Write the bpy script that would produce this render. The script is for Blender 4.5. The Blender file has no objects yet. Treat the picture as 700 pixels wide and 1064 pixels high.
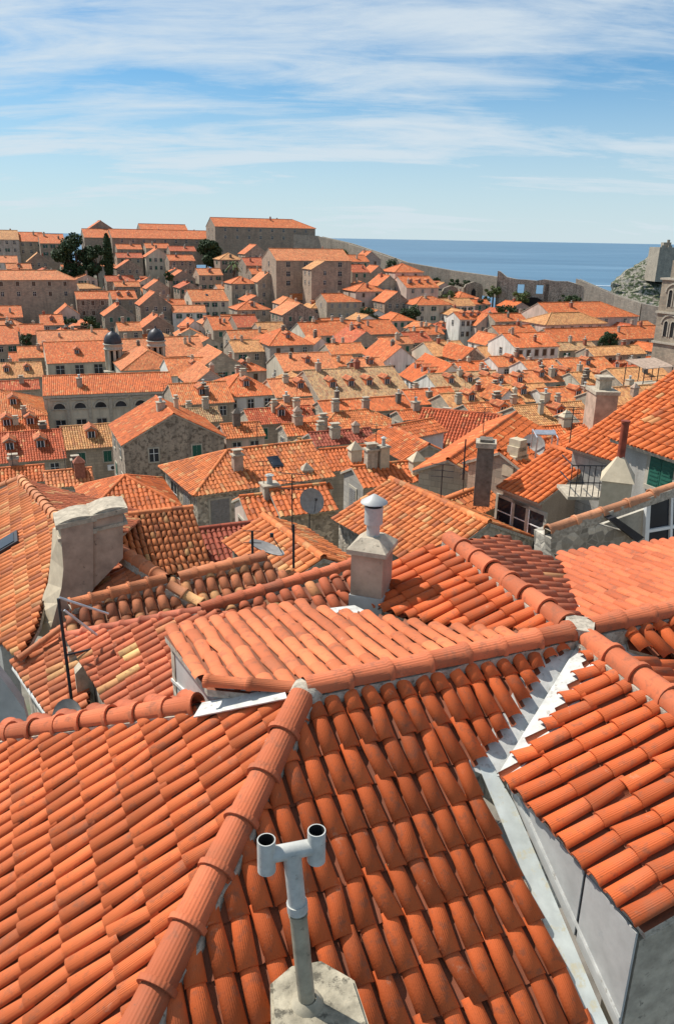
import bpy, math, random
import numpy as np
random.seed(7); rng=np.random.default_rng(11)
S=bpy.context.scene
COL=S.collection
# ------------------------------------------------------------------ camera measurements
F=808.;PIT=math.radians(19.43);RO=math.radians(1.05);C=np.array([0,0,45.])
_f=np.array([0,math.cos(PIT),-math.sin(PIT)]);_r=np.array([1.,0,0]);_u=np.array([0,math.sin(PIT),math.cos(PIT)])
CR=_r*math.cos(RO)+_u*math.sin(RO);CU=_u*math.cos(RO)-_r*math.sin(RO)
def ray(x,y): return _f*F+CR*(x-350)+CU*(532-y)
def PY(x,y,Y):
    d=ray(x,y);return C+d*(Y/d[1])
def PZ(x,y,z):
    d=ray(x,y);return C+d*((z-C[2])/d[2])
def PP(x,y,p,n):
    d=ray(x,y);return C+d*(np.dot(p-C,n)/np.dot(d,n))
def proj(p):
    q=np.array(p)-C;k=q@_f;return (350+F*(q@CR)/k,532-F*(q@CU)/k,k)
def azv(a):
    a=math.radians(a);return np.array([math.sin(a),math.cos(a),0])
def az(v): return math.degrees(math.atan2(v[0],v[1]))
def sn(a,pitch):
    p=math.radians(pitch);return azv(a)*math.sin(p)+np.array([0,0,math.cos(p)])
Z3=np.array([0,0,1.])
def V(*a): return np.array(a,float)
def unit(v): return v/np.linalg.norm(v)
# ------------------------------------------------------------------ mesh builder
class MB:
    def __init__(s): s.v=[];s.f=[];s.n=0
    def add(s,verts,faces,mat=0,smooth=False,uv=None):
        verts=np.asarray(verts,float).reshape(-1,3); faces=np.asarray(faces,int)
        if faces.ndim==1: faces=faces[None]
        if uv is None: uv=s.autouv(verts,faces)
        s.v.append(verts); s.f.append((faces+s.n,mat,smooth,np.asarray(uv,float).reshape(-1,2))); s.n+=len(verts)
    def autouv(s,verts,faces):
        out=[]
        for f in faces:
            p=verts[f]; n=np.zeros(3)
            for i in range(len(f)): n+=np.cross(p[i],p[(i+1)%len(f)])
            l=np.linalg.norm(n); n=n/l if l>1e-12 else Z3
            if abs(n[2])>.9: a=V(1,0,0);b=V(0,1,0)
            else:
                a=unit(np.cross(Z3,n)); b=np.cross(n,a)
            out.append(np.stack([p@a,p@b],1))
        return np.concatenate(out)
    def poly(s,pts,mat=0,smooth=False,uv=None): s.add(pts,[list(range(len(pts)))],mat,smooth,uv)
    def prism(s,pts,vec,mat=0,caps=True,side=None):
        pts=np.asarray(pts,float);k=len(pts);q=pts+np.asarray(vec,float)
        n=np.zeros(3)
        for i in range(k): n+=np.cross(pts[i],pts[(i+1)%k])
        if n@np.asarray(vec)<0: pts=pts[::-1];q=q[::-1]
        if caps: s.poly(pts[::-1],mat); s.poly(q,mat)
        allv=np.concatenate([pts,q])
        s.add(allv,[[i,(i+1)%k,(i+1)%k+k,i+k] for i in range(k)],mat if side is None else side)
    def box(s,c,size,ax=V(1,0,0),mat=0,up=Z3):
        ax=unit(np.asarray(ax,float));ay=np.cross(up,ax);c=np.asarray(c,float);x,y,z=[t/2 for t in size]
        p=[c-ax*x-ay*y-up*z,c+ax*x-ay*y-up*z,c+ax*x+ay*y-up*z,c-ax*x+ay*y-up*z]
        s.prism(p,up*2*z,mat)
    def cyl(s,p0,p1,r0,r1=None,n=10,mat=0,caps=True,smooth=True):
        p0=np.asarray(p0,float);p1=np.asarray(p1,float);r1=r0 if r1 is None else r1
        d=unit(p1-p0);a=np.cross(d,Z3) if abs(d[2])<.95 else V(1,0,0);a=unit(a-d*(a@d));b=np.cross(d,a)
        t=np.arange(n)*2*math.pi/n;c=np.outer(np.cos(t),a)+np.outer(np.sin(t),b)
        vv=np.concatenate([p0+c*r0,p1+c*r1])
        s.add(vv,[[i,(i+1)%n,(i+1)%n+n,i+n] for i in range(n)],mat,smooth)
        if caps:
            s.poly((p0+c*r0)[::-1],mat); s.poly(p1+c*r1,mat)
    def tube(s,pts,r,n=8,mat=0):
        for i in range(len(pts)-1): s.cyl(pts[i],pts[i+1],r,n=n,mat=mat)
    def lathe(s,o,prof,n=16,mat=0,smooth=True):
        t=np.arange(n)*2*math.pi/n
        vv=np.concatenate([np.stack([o[0]+r*np.cos(t),o[1]+r*np.sin(t),np.full(n,o[2]+z)],1) for r,z in prof])
        fs=[[k*n+i,k*n+(i+1)%n,(k+1)*n+(i+1)%n,(k+1)*n+i] for k in range(len(prof)-1) for i in range(n)]
        s.add(vv,fs,mat,smooth)
    def build(s,name,mats,parent=None,off=None,color=None):
        me=bpy.data.meshes.new(name)
        off=np.zeros(3) if off is None else np.asarray(off,float)
        v=np.concatenate(s.v)-off if s.v else np.zeros((0,3))
        loops=np.concatenate([f.ravel() for f,_,_,_ in s.f]); tot=np.concatenate([np.full(len(f),f.shape[1]) for f,_,_,_ in s.f])
        mi=np.concatenate([np.full(len(f),m) for f,m,_,_ in s.f]); sm=np.concatenate([np.full(len(f),x) for f,_,x,_ in s.f])
        uv=np.concatenate([u for _,_,_,u in s.f])
        me.vertices.add(len(v)); me.vertices.foreach_set('co',v.astype(np.float32).ravel())
        me.loops.add(len(loops)); me.loops.foreach_set('vertex_index',loops.astype(np.int32))
        me.polygons.add(len(tot)); st=np.concatenate([[0],np.cumsum(tot)[:-1]])
        me.polygons.foreach_set('loop_start',st.astype(np.int32))
        me.polygons.foreach_set('material_index',mi.astype(np.int32)); me.polygons.foreach_set('use_smooth',sm.astype(bool))
        ul=me.uv_layers.new(name='UVMap'); ul.data.foreach_set('uv',uv.astype(np.float32).ravel())
        me.update(calc_edges=True)
        for m in (mats if isinstance(mats,(list,tuple)) else [mats]): me.materials.append(m)
        o=bpy.data.objects.new(name,me); COL.objects.link(o)
        if parent is not None: o.parent=parent
        else: o.location=off
        if color is not None: o.color=color
        return o
def empty(name,loc,label=None,cat=None,group=None):
    o=bpy.data.objects.new(name,None);o.empty_display_size=.5;COL.objects.link(o);o.location=loc
    tag(o,label,cat,group);return o
def tag(o,label=None,cat=None,group=None,kind=None):
    if label:o['label']=label
    if cat:o['category']=cat
    if group:o['group']=group
    if kind:o['kind']=kind
    return o
# ------------------------------------------------------------------ materials
class NT:
    def __init__(s,name):
        s.m=bpy.data.materials.new(name);s.m.use_nodes=True;s.t=s.m.node_tree;s.b=s.t.nodes['Principled BSDF']
        s.b.inputs['Specular IOR Level'].default_value=.25
    def n(s,typ,**k):
        x=s.t.nodes.new(typ)
        for a,b in k.items(): setattr(x,a,b)
        return x
    def l(s,a,b): s.t.links.new(a,b)
    def val(s,x,sock):
        if isinstance(x,(int,float)): sock.default_value=x
        elif isinstance(x,tuple): sock.default_value=x if len(x)==4 or sock.type=='VECTOR' else (*x,1)
        else: s.l(x,sock)
    def math(s,op,a,b=0.,c=None,clamp=False):
        x=s.n('ShaderNodeMath',operation=op);x.use_clamp=clamp
        s.val(a,x.inputs[0]);s.val(b,x.inputs[1])
        if c is not None:s.val(c,x.inputs[2])
        return x.outputs[0]
    def mix(s,fac,a,b,mode='MIX'):
        x=s.n('ShaderNodeMix',data_type='RGBA',blend_type=mode)
        s.val(fac,x.inputs['Factor']);s.val(a,x.inputs[6]);s.val(b,x.inputs[7]);return x.outputs[2]
    def noise(s,vec,scale,detail=4,rough=.55,dim='3D'):
        x=s.n('ShaderNodeTexNoise',noise_dimensions=dim);x.inputs['Scale'].default_value=scale;x.inputs['Detail'].default_value=detail;x.inputs['Roughness'].default_value=rough
        if vec is not None:s.l(vec,x.inputs['Vector'])
        return x.outputs['Fac']
    def ramp(s,fac,stops,interp='LINEAR'):
        x=s.n('ShaderNodeValToRGB');r=x.color_ramp;r.interpolation=interp
        while len(r.elements)<len(stops):r.elements.new(.5)
        for e,(p,c) in zip(r.elements,stops):
            e.position=p;e.color=(*c,1) if isinstance(c,tuple) else (c,c,c,1)
        s.l(fac,x.inputs[0]);return x.outputs[0]
    def bump(s,h,strength,dist,normal=None):
        x=s.n('ShaderNodeBump');x.inputs['Strength'].default_value=strength;x.inputs['Distance'].default_value=dist
        s.l(h,x.inputs['Height'])
        if normal is not None:s.l(normal,x.inputs['Normal'])
        return x.outputs[0]
    def objc(s):
        return s.n('ShaderNodeTexCoord').outputs['Object']
    def pos(s):
        return s.n('ShaderNodeNewGeometry').outputs['Position']
    def fin(s,col,rough=.8,normal=None,metal=0.):
        s.val(col,s.b.inputs['Base Color']);s.val(rough,s.b.inputs['Roughness']);s.b.inputs['Metallic'].default_value=metal
        if normal is not None:s.l(normal,s.b.inputs['Normal'])
        return s.m
def mat_tile(name,far=False,ribs=.0):
    t=NT(name);oi=t.n('ShaderNodeObjectInfo');uv=t.n('ShaderNodeUVMap',uv_map='UVMap').outputs[0]
    sp=t.n('ShaderNodeSeparateXYZ');t.l(uv,sp.inputs[0]);x,y=sp.outputs[0],sp.outputs[1]
    fx=t.math('FLOOR',x);fy=t.math('FLOOR',y)
    cb=t.n('ShaderNodeCombineXYZ');t.l(fx,cb.inputs[0]);t.l(fy,cb.inputs[1]);t.l(t.math('MULTIPLY',oi.outputs['Random'],97.),cb.inputs[2])
    wn=t.n('ShaderNodeTexWhiteNoise',noise_dimensions='3D');t.l(cb.outputs[0],wn.inputs['Vector'])
    s2=t.n('ShaderNodeSeparateColor');t.l(wn.outputs['Color'],s2.inputs[0]);r1,r2,r3=s2.outputs
    al=oi.outputs['Alpha'];base=oi.outputs['Color']
    # brightness change from tile to tile
    k=t.math('ADD',.74,t.math('MULTIPLY',r1,.46))
    c=t.mix(1.,base,t.n('ShaderNodeCombineColor').outputs[0],'MULTIPLY')
    cc=t.n('ShaderNodeCombineColor')
    for i in range(3):t.l(k,cc.inputs[i])
    c=t.mix(1.,base,cc.outputs[0],'MULTIPLY')
    pale=t.math('GREATER_THAN',r2,t.math('SUBTRACT',1.,t.math('MULTIPLY',al,.42)))
    c=t.mix(t.math('MULTIPLY',pale,t.math('ADD',.35,t.math('MULTIPLY',r3,.5))),c,(.62,.36,.15))
    dark=t.math('GREATER_THAN',r3,t.math('SUBTRACT',1.,t.math('MULTIPLY',al,.30)))
    c=t.mix(t.math('MULTIPLY',dark,.55),c,(.27,.085,.045))
    P=t.pos();n1=t.noise(P,.55,5,.6);n2=t.noise(P,9.,5,.65);n3=t.noise(P,2.4,4,.6)
    c=t.mix(1.,c,t.ramp(n1,[(.3,.80),(.7,1.1)]),'MULTIPLY')
    c=t.mix(t.ramp(n3,[(.56,0.),(.74,.38)]),c,(.22,.105,.06))
    c=t.mix(t.ramp(n2,[(.34,.5),(.46,0.)]),c,(.20,.085,.05))
    n4=t.noise(P,34.,3,.7);c=t.mix(t.ramp(n4,[(.64,0.),(.72,.55)]),c,(.13,.075,.05))
    n5=t.noise(P,5.5,6,.75);c=t.mix(t.ramp(n5,[(.62,0.),(.74,.45)]),c,(.50,.33,.22))
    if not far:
        pan=t.math('GREATER_THAN',x,900.);pan=t.math('MULTIPLY',pan,t.math('LESS_THAN',x,2900.));c=t.mix(t.math('MULTIPLY',pan,.72),c,(.10,.050,.032))  # pans browned by dirt, and darkened further to paint shade into the deep gaps
    h=t.noise(P,60. if not far else 6.,3,.6)
    nrm=t.bump(h,.25,.006 if not far else .06)
    if ribs:
        fr=t.math('FRACT',x);w=t.math('SINE',t.math('MULTIPLY',fr,2*math.pi*15))
        msk=t.math('MULTIPLY',t.math('GREATER_THAN',fr,.2),t.math('LESS_THAN',fr,.72))
        nrm=t.bump(t.math('MULTIPLY',w,msk),ribs,.004,nrm)
    if far:
        w=t.math('SINE',t.math('MULTIPLY',x,2*math.pi));nrm=t.bump(w,.6,.05,nrm)
    return t.fin(c,.72,nrm)
def mat_wall(name,kind):
    t=NT(name);oi=t.n('ShaderNodeObjectInfo');base=oi.outputs['Color'];P=t.pos()
    uv=t.n('ShaderNodeUVMap',uv_map='UVMap').outputs[0]
    n1=t.noise(P,.35,5,.6);n2=t.noise(P,3.,5,.65);n3=t.noise(P,22.,3,.6)
    mp=t.n('ShaderNodeMapping');mp.inputs['Scale'].default_value=(1.6,1.6,.18);t.l(P,mp.inputs[0]);st=t.noise(mp.outputs[0],1.,4,.6)
    if kind=='ashlar':
        b=t.n('ShaderNodeTexBrick');t.l(uv,b.inputs['Vector']);b.inputs['Scale'].default_value=1.;b.inputs['Brick Width'].default_value=.62;b.inputs['Row Height'].default_value=.3;b.inputs['Mortar Size'].default_value=.018
        b.inputs['Color1'].default_value=(.8,.8,.8,1);b.inputs['Color2'].default_value=(1.15,1.1,1.05,1);b.inputs['Mortar'].default_value=(.72,.7,.68,1)
        c=t.mix(1.,base,b.outputs['Color'],'MULTIPLY');nrm=t.bump(b.outputs['Fac'],-.35,.02)
    elif kind=='rubble':
        v=t.n('ShaderNodeTexVoronoi',feature='F1');v.inputs['Scale'].default_value=5.6;t.l(P,v.inputs['Vector'])
        e=t.n('ShaderNodeTexVoronoi',feature='DISTANCE_TO_EDGE');e.inputs['Scale'].default_value=5.6;t.l(P,e.inputs['Vector'])
        s2=t.n('ShaderNodeSeparateColor');t.l(v.outputs['Color'],s2.inputs[0])
        c=t.mix(1.,base,t.ramp(s2.outputs[0],[(0.,.5),(.5,.95),(1.,1.6)]),'MULTIPLY')
        edge=t.ramp(e.outputs['Distance'],[(.015,1.),(.06,0.)])
        c=t.mix(t.math('MULTIPLY',edge,.75),c,(.42,.38,.32));nrm=t.bump(e.outputs['Distance'],.5,.06)
    else:
        c=base;nrm=t.bump(n2,.25,.02)
    c=t.mix(t.ramp(st,[(.45,0.),(.75,.5 if kind!='old' else .9)]),c,(.16,.135,.11))
    if kind=='old':
        c=t.mix(t.ramp(n2,[(.46,0.),(.62,.85)]),c,(.11,.085,.065))
    c=t.mix(1.,c,t.ramp(n1,[(.3,.82),(.7,1.12)]),'MULTIPLY')
    c=t.mix(1.,c,t.ramp(n3,[(.3,.86),(.7,1.1)]),'MULTIPLY')
    return t.fin(c,.9,nrm)
def mat_simple(name,col,rough=.6,metal=0.,var=.2,scale=6.,spots=None,bump=.1):
    t=NT(name);P=t.pos();n1=t.noise(P,scale,5,.6)
    c=t.mix(1.,col,t.ramp(n1,[(.3,1-var),(.7,1+var)]),'MULTIPLY')
    if spots: 
        n2=t.noise(P,scale*1.7,6,.7);c=t.mix(t.ramp(n2,[(spots[1],0.),(spots[1]+.08,.9)]),c,spots[0])
    return t.fin(c,rough,t.bump(t.noise(P,scale*5,3),bump,.01),metal)
M={}
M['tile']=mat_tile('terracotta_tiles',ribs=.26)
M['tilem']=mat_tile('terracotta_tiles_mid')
M['tilef']=mat_tile('terracotta_tiles_far',far=True)
M['ashlar']=mat_wall('ashlar_wall','ashlar');M['rubble']=mat_wall('rubble_wall','rubble');M['plaster']=mat_wall('plaster_wall','plaster');M['old']=mat_wall('old_wall','old')
M['mortar']=mat_simple('mortar',(.40,.35,.28),.95,var=.35,scale=14,spots=((.16,.13,.1),.56),bump=.6)
M['cement']=mat_simple('cement',(.40,.345,.265),.95,var=.3,scale=6,spots=((.14,.125,.10),.60),bump=.5)
M['zinc']=mat_simple('zinc',(.42,.42,.40),.55,.15,var=.16,scale=3.5,spots=((.36,.37,.36),.6))
M['flash']=mat_simple('painted_flashing',(.52,.515,.48),.6,var=.22,scale=7,spots=((.33,.31,.27),.57))
M['gutter']=mat_simple('gutter_lining',(.50,.53,.50),.6,var=.2,scale=4,spots=((.50,.46,.33),.54))
M['pipe']=mat_simple('grey_pipe',(.42,.42,.39),.5,.0,var=.2,scale=11,spots=((.17,.15,.12),.62))
M['oldpipe']=mat_simple('stained_pipe',(.34,.30,.22),.6,.0,var=.35,scale=5,spots=((.11,.095,.07),.60))
M['black']=mat_simple('shade_black',(.02,.02,.02),.9)  # flat black that paints in the shade of openings, gaps and pipe bores
M['iron']=mat_simple('dark_iron',(.045,.045,.05),.5,.5)
M['alu']=mat_simple('aluminium',(.55,.56,.58),.35,.7)
M['rust']=mat_simple('red_pipe',(.25,.055,.03),.6,var=.3)
M['wood']=mat_simple('brown_wood',(.11,.07,.05),.7,var=.3,scale=8)
M['white']=mat_simple('white_paint',(.78,.78,.76),.5,var=.06)
M['green']=mat_simple('green_shutter',(.02,.10,.07),.55,var=.15)
M['brownsh']=mat_simple('brown_shutter',(.10,.06,.04),.6,var=.2)
M['greysh']=mat_simple('grey_shutter',(.22,.21,.2),.7,var=.2)
M['stone']=mat_simple('stone_trim',(.40,.36,.29),.85,var=.2,scale=3)
M['darkdome']=mat_simple('lead_dome',(.05,.05,.055),.45,.3,var=.3,scale=2)
M['chim']=mat_simple('chimney_render',(.39,.285,.215),.95,var=.3,scale=2.5,spots=((.17,.125,.095),.62),bump=.3)
M['beige']=mat_simple('beige_render',(.50,.42,.30),.9,var=.15,scale=4,spots=((.36,.22,.12),.68))
M['brick']=mat_simple('brick_red',(.30,.11,.07),.9,var=.3,scale=8)
def glass():
    t=NT('window_glass');n=t.noise(t.pos(),.8,2);return t.fin(t.ramp(n,[(.3,(.012,.014,.018)),(.7,(.04,.045,.055))]),.12)
M['glass']=glass()
def _x():pass
def leaf(name,a,b):
    t=NT(name);g=t.n('ShaderNodeNewGeometry');c=t.ramp(g.outputs['Random Per Island'],[(0.,a),(1.,b)]);return t.fin(c,.7)
M['leaf']=leaf('leaves',(.012,.03,.010),(.05,.085,.025));M['leafd']=leaf('leaves_dark',(.018,.036,.013),(.05,.085,.032));M['leafl']=leaf('leaves_light',(.05,.08,.02),(.12,.15,.05))
M['cement2']=mat_simple('rough_cement',(.34,.30,.22),.95,var=.45,scale=5,spots=((.09,.08,.06),.53),bump=.9)
M['darkst']=mat_simple('dark_stone',(.16,.135,.11),.95,var=.35,scale=5,bump=.4)
M['bark']=mat_simple('bark',(.09,.065,.045),.95,var=.3)
def skin_rock():
    t=NT('cliff_rock');P=t.pos();n=t.noise(P,.16,8,.65);n2=t.noise(P,.6,6,.7)
    c=t.ramp(n,[(.3,(.17,.145,.12)),(.55,(.36,.325,.275)),(.75,(.50,.47,.42))])
    c=t.mix(t.ramp(n2,[(.45,0.),(.52,.9)]),c,(.045,.068,.024));return t.fin(c,.95,t.bump(n2,1.,1.))
M['rock']=skin_rock()
def ground():
    t=NT('ground_paving');P=t.pos();n=t.noise(P,.05,6,.6);n2=t.noise(P,.8,5,.6)
    c=t.ramp(n2,[(.3,(.13,.115,.095)),(.7,(.26,.235,.2))]);c=t.mix(t.ramp(n,[(.5,0.),(.62,.7)]),c,(.06,.085,.03))
    return t.fin(c,.95,t.bump(n2,.3,.1))
M['ground']=ground()
def sea():
    t=NT('sea_water');P=t.pos();mp=t.n('ShaderNodeMapping');mp.inputs['Scale'].default_value=(.0012,.007,1);mp.inputs['Rotation'].default_value=(0,0,math.radians(-4));t.l(P,mp.inputs[0])
    n=t.noise(mp.outputs[0],1.,5,.6);c=t.ramp(n,[(.35,(.045,.115,.19)),(.60,(.075,.165,.25)),(.72,(.15,.25,.34))])
    w=t.noise(P,.25,4,.6);return t.fin(c,.35,t.bump(w,.35,1.2))
M['sea']=sea()
M['foam']=mat_simple('foam',(.8,.82,.84),.9,scale=.6)
# ------------------------------------------------------------------ roof tiling
def newell(P):
    n=np.zeros(3)
    for i in range(len(P)): n+=np.cross(P[i],P[(i+1)%len(P)])
    return n/np.linalg.norm(n)
def tiles(mb,poly,lod,s=.24,e=.36,mat=0,under=1,thick=.07,dirn=None,jit=1.,h=.075):
    P=np.asarray(poly,float);n=newell(P)
    if n[2]<0:P=P[::-1];n=-n
    d=-Z3+n*n[2];d=unit(d) if dirn is None else unit(dirn-n*(dirn@n));a=np.cross(n,d);O=P[0]
    U=(P-O)@a;W=(P-O)@d;k=len(P)
    uv=np.stack([U/s,W/e],1)
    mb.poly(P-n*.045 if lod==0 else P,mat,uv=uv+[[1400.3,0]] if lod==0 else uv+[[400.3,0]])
    if thick:
        Q=P-n*(thick+.045)
        mb.add(np.concatenate([P-n*(.045 if lod==0 else 0),Q]),[[(i+1)%k,i,i+k,(i+1)%k+k] for i in range(k)],under);mb.poly(Q[::-1],under)
    if lod==3:return
    rec=[]
    ncol=int((U.max()-U.min())/s);s_=(U.max()-U.min())/max(ncol,1)
    for ci in range(ncol+1):
        for typ in (0,1):
            uc=U.min()+s_*(ci+(.5 if typ==0 else 1.))
            if typ==1 and lod>0:continue
            if uc>U.max()-.01:continue
            xs=[]
            for i in range(k):
                u0,u1=U[i],U[(i+1)%k]
                if (u0<=uc)!=(u1<=uc):
                    t=(uc-u0)/(u1-u0);xs.append(W[i]+t*(W[(i+1)%k]-W[i]))
            xs.sort()
            for j in range(0,len(xs)-1,2):
                v0,v1=xs[j],xs[j+1]+(.05 if lod<2 else 0)
                if lod==2:
                    rec.append((uc,v0,v1,ci,0,0));continue
                v1+=random.uniform(-.015,.015)*jit
                r=0;b=v1
                while b>v0+.06:
                    g=W.max()-math.ceil((W.max()-b)/e+.25)*e+random.uniform(-.012,.012)*jit   # next course line up the slope
                    top=max(g-.06,v0);rec.append((uc,top,b,ci,r,typ));b=g;r+=1
    if not rec:return
    R=np.array(rec)
    for typ in (0,1):
        A=R[R[:,5]==typ]
        if not len(A):continue
        N=len(A);seg={0:8,1:4,2:3}[lod] if typ==0 else 4
        th=np.linspace(0,math.pi,seg+1);cs=-np.cos(th);si=np.sin(th)
        if typ==0:
            rows=[(0,.5*.75*s,h*.88,.012),(1,.5*.88*s,h,.030)]
            if lod==0: rows.append((1,.5*.88*s-.016,h-.016,.030))
            sgn=1
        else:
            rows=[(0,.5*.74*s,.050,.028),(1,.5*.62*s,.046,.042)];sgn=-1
        if lod==2: rows=[(0,.5*.80*s,h,0.),(1,.5*.80*s,h,0.)]
        jx=rng.normal(0,.0065,N)*jit;jr=rng.normal(0,.012,N)*jit;jh=np.abs(rng.normal(0,.004,N))*jit
        if lod==2:jx*=0;jr*=0
        nr=len(rows);verts=np.zeros((N,nr,seg+1,3));uvv=np.zeros((N,nr,seg+1,2))
        for i,(t,hw,hh,lift) in enumerate(rows):
            uu=A[:,0,None]+cs*hw+jx[:,None]+(jr*(1 if t else -1))[:,None]
            vv=(A[:,1] if t==0 else A[:,2])[:,None]+0*cs
            ww=(lift+jh)[:,None]+sgn*si*hh if typ==0 else (lift+jh*0)[:,None]-si*hh+0*cs
            verts[:,i]=O+uu[...,None]*a+vv[...,None]*d+ww[...,None]*n
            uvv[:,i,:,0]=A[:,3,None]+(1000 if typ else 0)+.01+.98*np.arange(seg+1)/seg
            uvv[:,i,:,1]=A[:,4,None]+(.02 if t==0 else .98) if lod<2 else (vv/e)
        idx=np.arange(N*nr*(seg+1)).reshape(N,nr,seg+1)
        def quads(i0,i1):
            q=np.stack([idx[:,i0,:-1],idx[:,i1,:-1],idx[:,i1,1:],idx[:,i0,1:]],-1).reshape(-1,4)
            return q
        fl=[quads(0,1)]
        if nr>2: fl.append(quads(1,2))
        vf=verts.reshape(-1,3);uf=uvv.reshape(-1,2)
        f0=fl[0]
        mb.v.append(vf);mb.f.append((f0+mb.n,mat,lod<2 or typ==0,uf[f0].reshape(-1,2)))
        if nr>2: mb.f.append((fl[1]+mb.n,mat,False,uf[fl[1]].reshape(-1,2)))
        mb.n+=len(vf)
    return O,d,a,n,U.min(),s_
def ridge(mb,p0,p1,r=.12,L=.40,lod=0,mat=0,cid=3000,bed=None,lift=.02):
    p0=np.asarray(p0,float);p1=np.asarray(p1,float);D=p1-p0;T=np.linalg.norm(D);d=D/T;a=unit(np.cross(d,Z3));n=np.cross(a,d)
    seg=10 if lod==0 else 4;th=np.linspace(-.18,math.pi+.18,seg+1)
    N=max(1,int(round(T/L)));l=T/N
    if lod==0: prof=[(0,r*1.20),(.045,r*1.22),(.05,r*1.02),(1,r*.95)]
    else: prof=[(0,r),(1,r)]
    for i in range(N):
        j=a*random.uniform(-.014,.014)+n*random.uniform(-.006,.012) if lod==0 else 0
        vs=[];us=[]
        for (t,rr) in prof:
            s=(i+(t if t in(0,1) else t/l))*l+(l*.04 if t==1 else 0)
            vs.append(p0+d*s+n*lift+j+np.outer(np.cos(th),a)*rr+np.outer(np.sin(th),n)*rr)
            us.append(np.stack([cid+.02+.96*np.arange(seg+1)/seg,np.full(seg+1,i+.05+.9*min(1,(t if t in(0,1) else t/l)))],1))
        vs=np.concatenate(vs);us=np.concatenate(us);k=seg+1
        fs=[[q*k+m,q*k+m+1,(q+1)*k+m+1,(q+1)*k+m] for q in range(len(prof)-1) for m in range(seg)]
        mb.add(vs,fs,mat,True,us[np.array(fs)].reshape(-1,2))
        if lod==0: # closing rim at the collar
            o=p0+d*(i*l)+n*lift+j;v2=np.concatenate([o+np.outer(np.cos(th),a)*r*1.2+np.outer(np.sin(th),n)*r*1.2,o+np.outer(np.cos(th),a)*r*.98+np.outer(np.sin(th),n)*r*.98])
            f2=[[m+1,m,m+k,m+1+k] for m in range(seg)]
            mb.add(v2,f2,mat,False,np.tile(us[0],(len(f2)*4,1)))
    if bed is not None:
        m=max(2,int(T/.12));w=r*.95
        L_=[];R_=[];LL=[];RR=[]
        for i in range(m+1):
            q=p0+d*(T*i/m)
            L_.append(q+a*(-w)*random.uniform(.85,1.25)+n*.03);R_.append(q+a*w*random.uniform(.85,1.25)+n*.03)
            LL.append(q-a*w*1.1-n*.14);RR.append(q+a*w*1.1-n*.14)
        vs=np.concatenate([LL,L_,R_,RR]);k=m+1
        fs=[[q*k+i,q*k+i+1,(q+1)*k+i+1,(q+1)*k+i] for q in range(3) for i in range(m)]
        mb.add(vs,fs,bed)
# ------------------------------------------------------------------ windows (shared meshes)
WIN={}
def window_mesh(w,h,shut,arch=False):
    key=(round(w,2),round(h,2),shut,arch)
    if key in WIN:return WIN[key]
    m=MB();fr=.13;y=.05
    # x along the wall, -y outward
    def b(x0,x1,z0,z1,y0,y1,mat): m.box(((x0+x1)/2,(y0+y1)/2,(z0+z1)/2),(x1-x0,y1-y0,z1-z0),V(1,0,0),mat)
    b(-w/2-fr,-w/2,-h/2-fr,h/2+fr,-y,.02,0);b(w/2,w/2+fr,-h/2-fr,h/2+fr,-y,.02,0);b(-w/2,w/2,h/2,h/2+fr,-y,.02,0);b(-w/2-.06,w/2+.06,-h/2-fr,-h/2,-y-.06,.02,0)
    p=MB();p.box((0,-.008,0),(w,.02,h),V(1,0,0),0)
    p.box((0,-.025,0),(.05,.02,h),V(1,0,0),1);p.box((0,-.024,h*.12),(w,.018,.04),V(1,0,0),1)
    s=None
    if shut!='none':
        s=MB();hw=w/2
        for sx in(-1,1):
            if shut.endswith('open'): x0=sx*(w/2+hw/2+.01);yy=-y-.025
            else: x0=sx*w/4;yy=-.045
            s.box((x0,yy,0),(hw-.02,.035,h),V(1,0,0),0)
            for i in range(int(h/.12)): s.box((x0,yy-.022,-h/2+.08+i*.12),(hw-.12,.016,.05),V(1,0,0),0)
    WIN[key]=(m,p,s);return WIN[key]
WMESH={}
def add_window(parent,pos,face_az,w=.9,h=1.3,shut='none',near=False,off=None):
    """pos is the centre on the wall; face_az the outward direction."""
    key=(round(w,2),round(h,2),shut,near)
    rz=math.radians(180-face_az)
    if key not in WMESH:
        m,p,s=window_mesh(w,h,shut)
        smat=M['green'] if 'green' in shut else M['brownsh'] if 'brown' in shut else M['greysh']
        if near:
            o=m.build('window',[M['stone']]);q=p.build('pane',[M['glass'],M['white']]);t=s.build('shutter',[smat]) if s else None
            WMESH[key]=(o.data,q.data,t.data if t else None)
            for z in(o,q,t):
                if z: bpy.data.objects.remove(z)
        else:
            mm=MB();mm.v=list(m.v);mm.f=list(m.f);mm.n=m.n
            for src,dm in((p,(1,2)),(s,(3,))):
                if src is None:continue
                for v in src.v:mm.v.append(v)
                for f,mt,sm,u in src.f:mm.f.append((f+mm.n,dm[mt],sm,u))
                mm.n+=src.n
            o=mm.build('window',[M['stone'],M['glass'],M['white'],smat]);WMESH[key]=(o.data,None,None);bpy.data.objects.remove(o)
    a,b,c=WMESH[key]
    o=bpy.data.objects.new('window',a);COL.objects.link(o);o.parent=parent;o.location=np.asarray(pos)-(off if off is not None else 0);o.rotation_euler=(0,0,rz)
    for nm,dt in(('pane',b),('shutter',c)):
        if dt is not None:
            q=bpy.data.objects.new(nm,dt);COL.objects.link(q);q.parent=o
    return o
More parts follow.
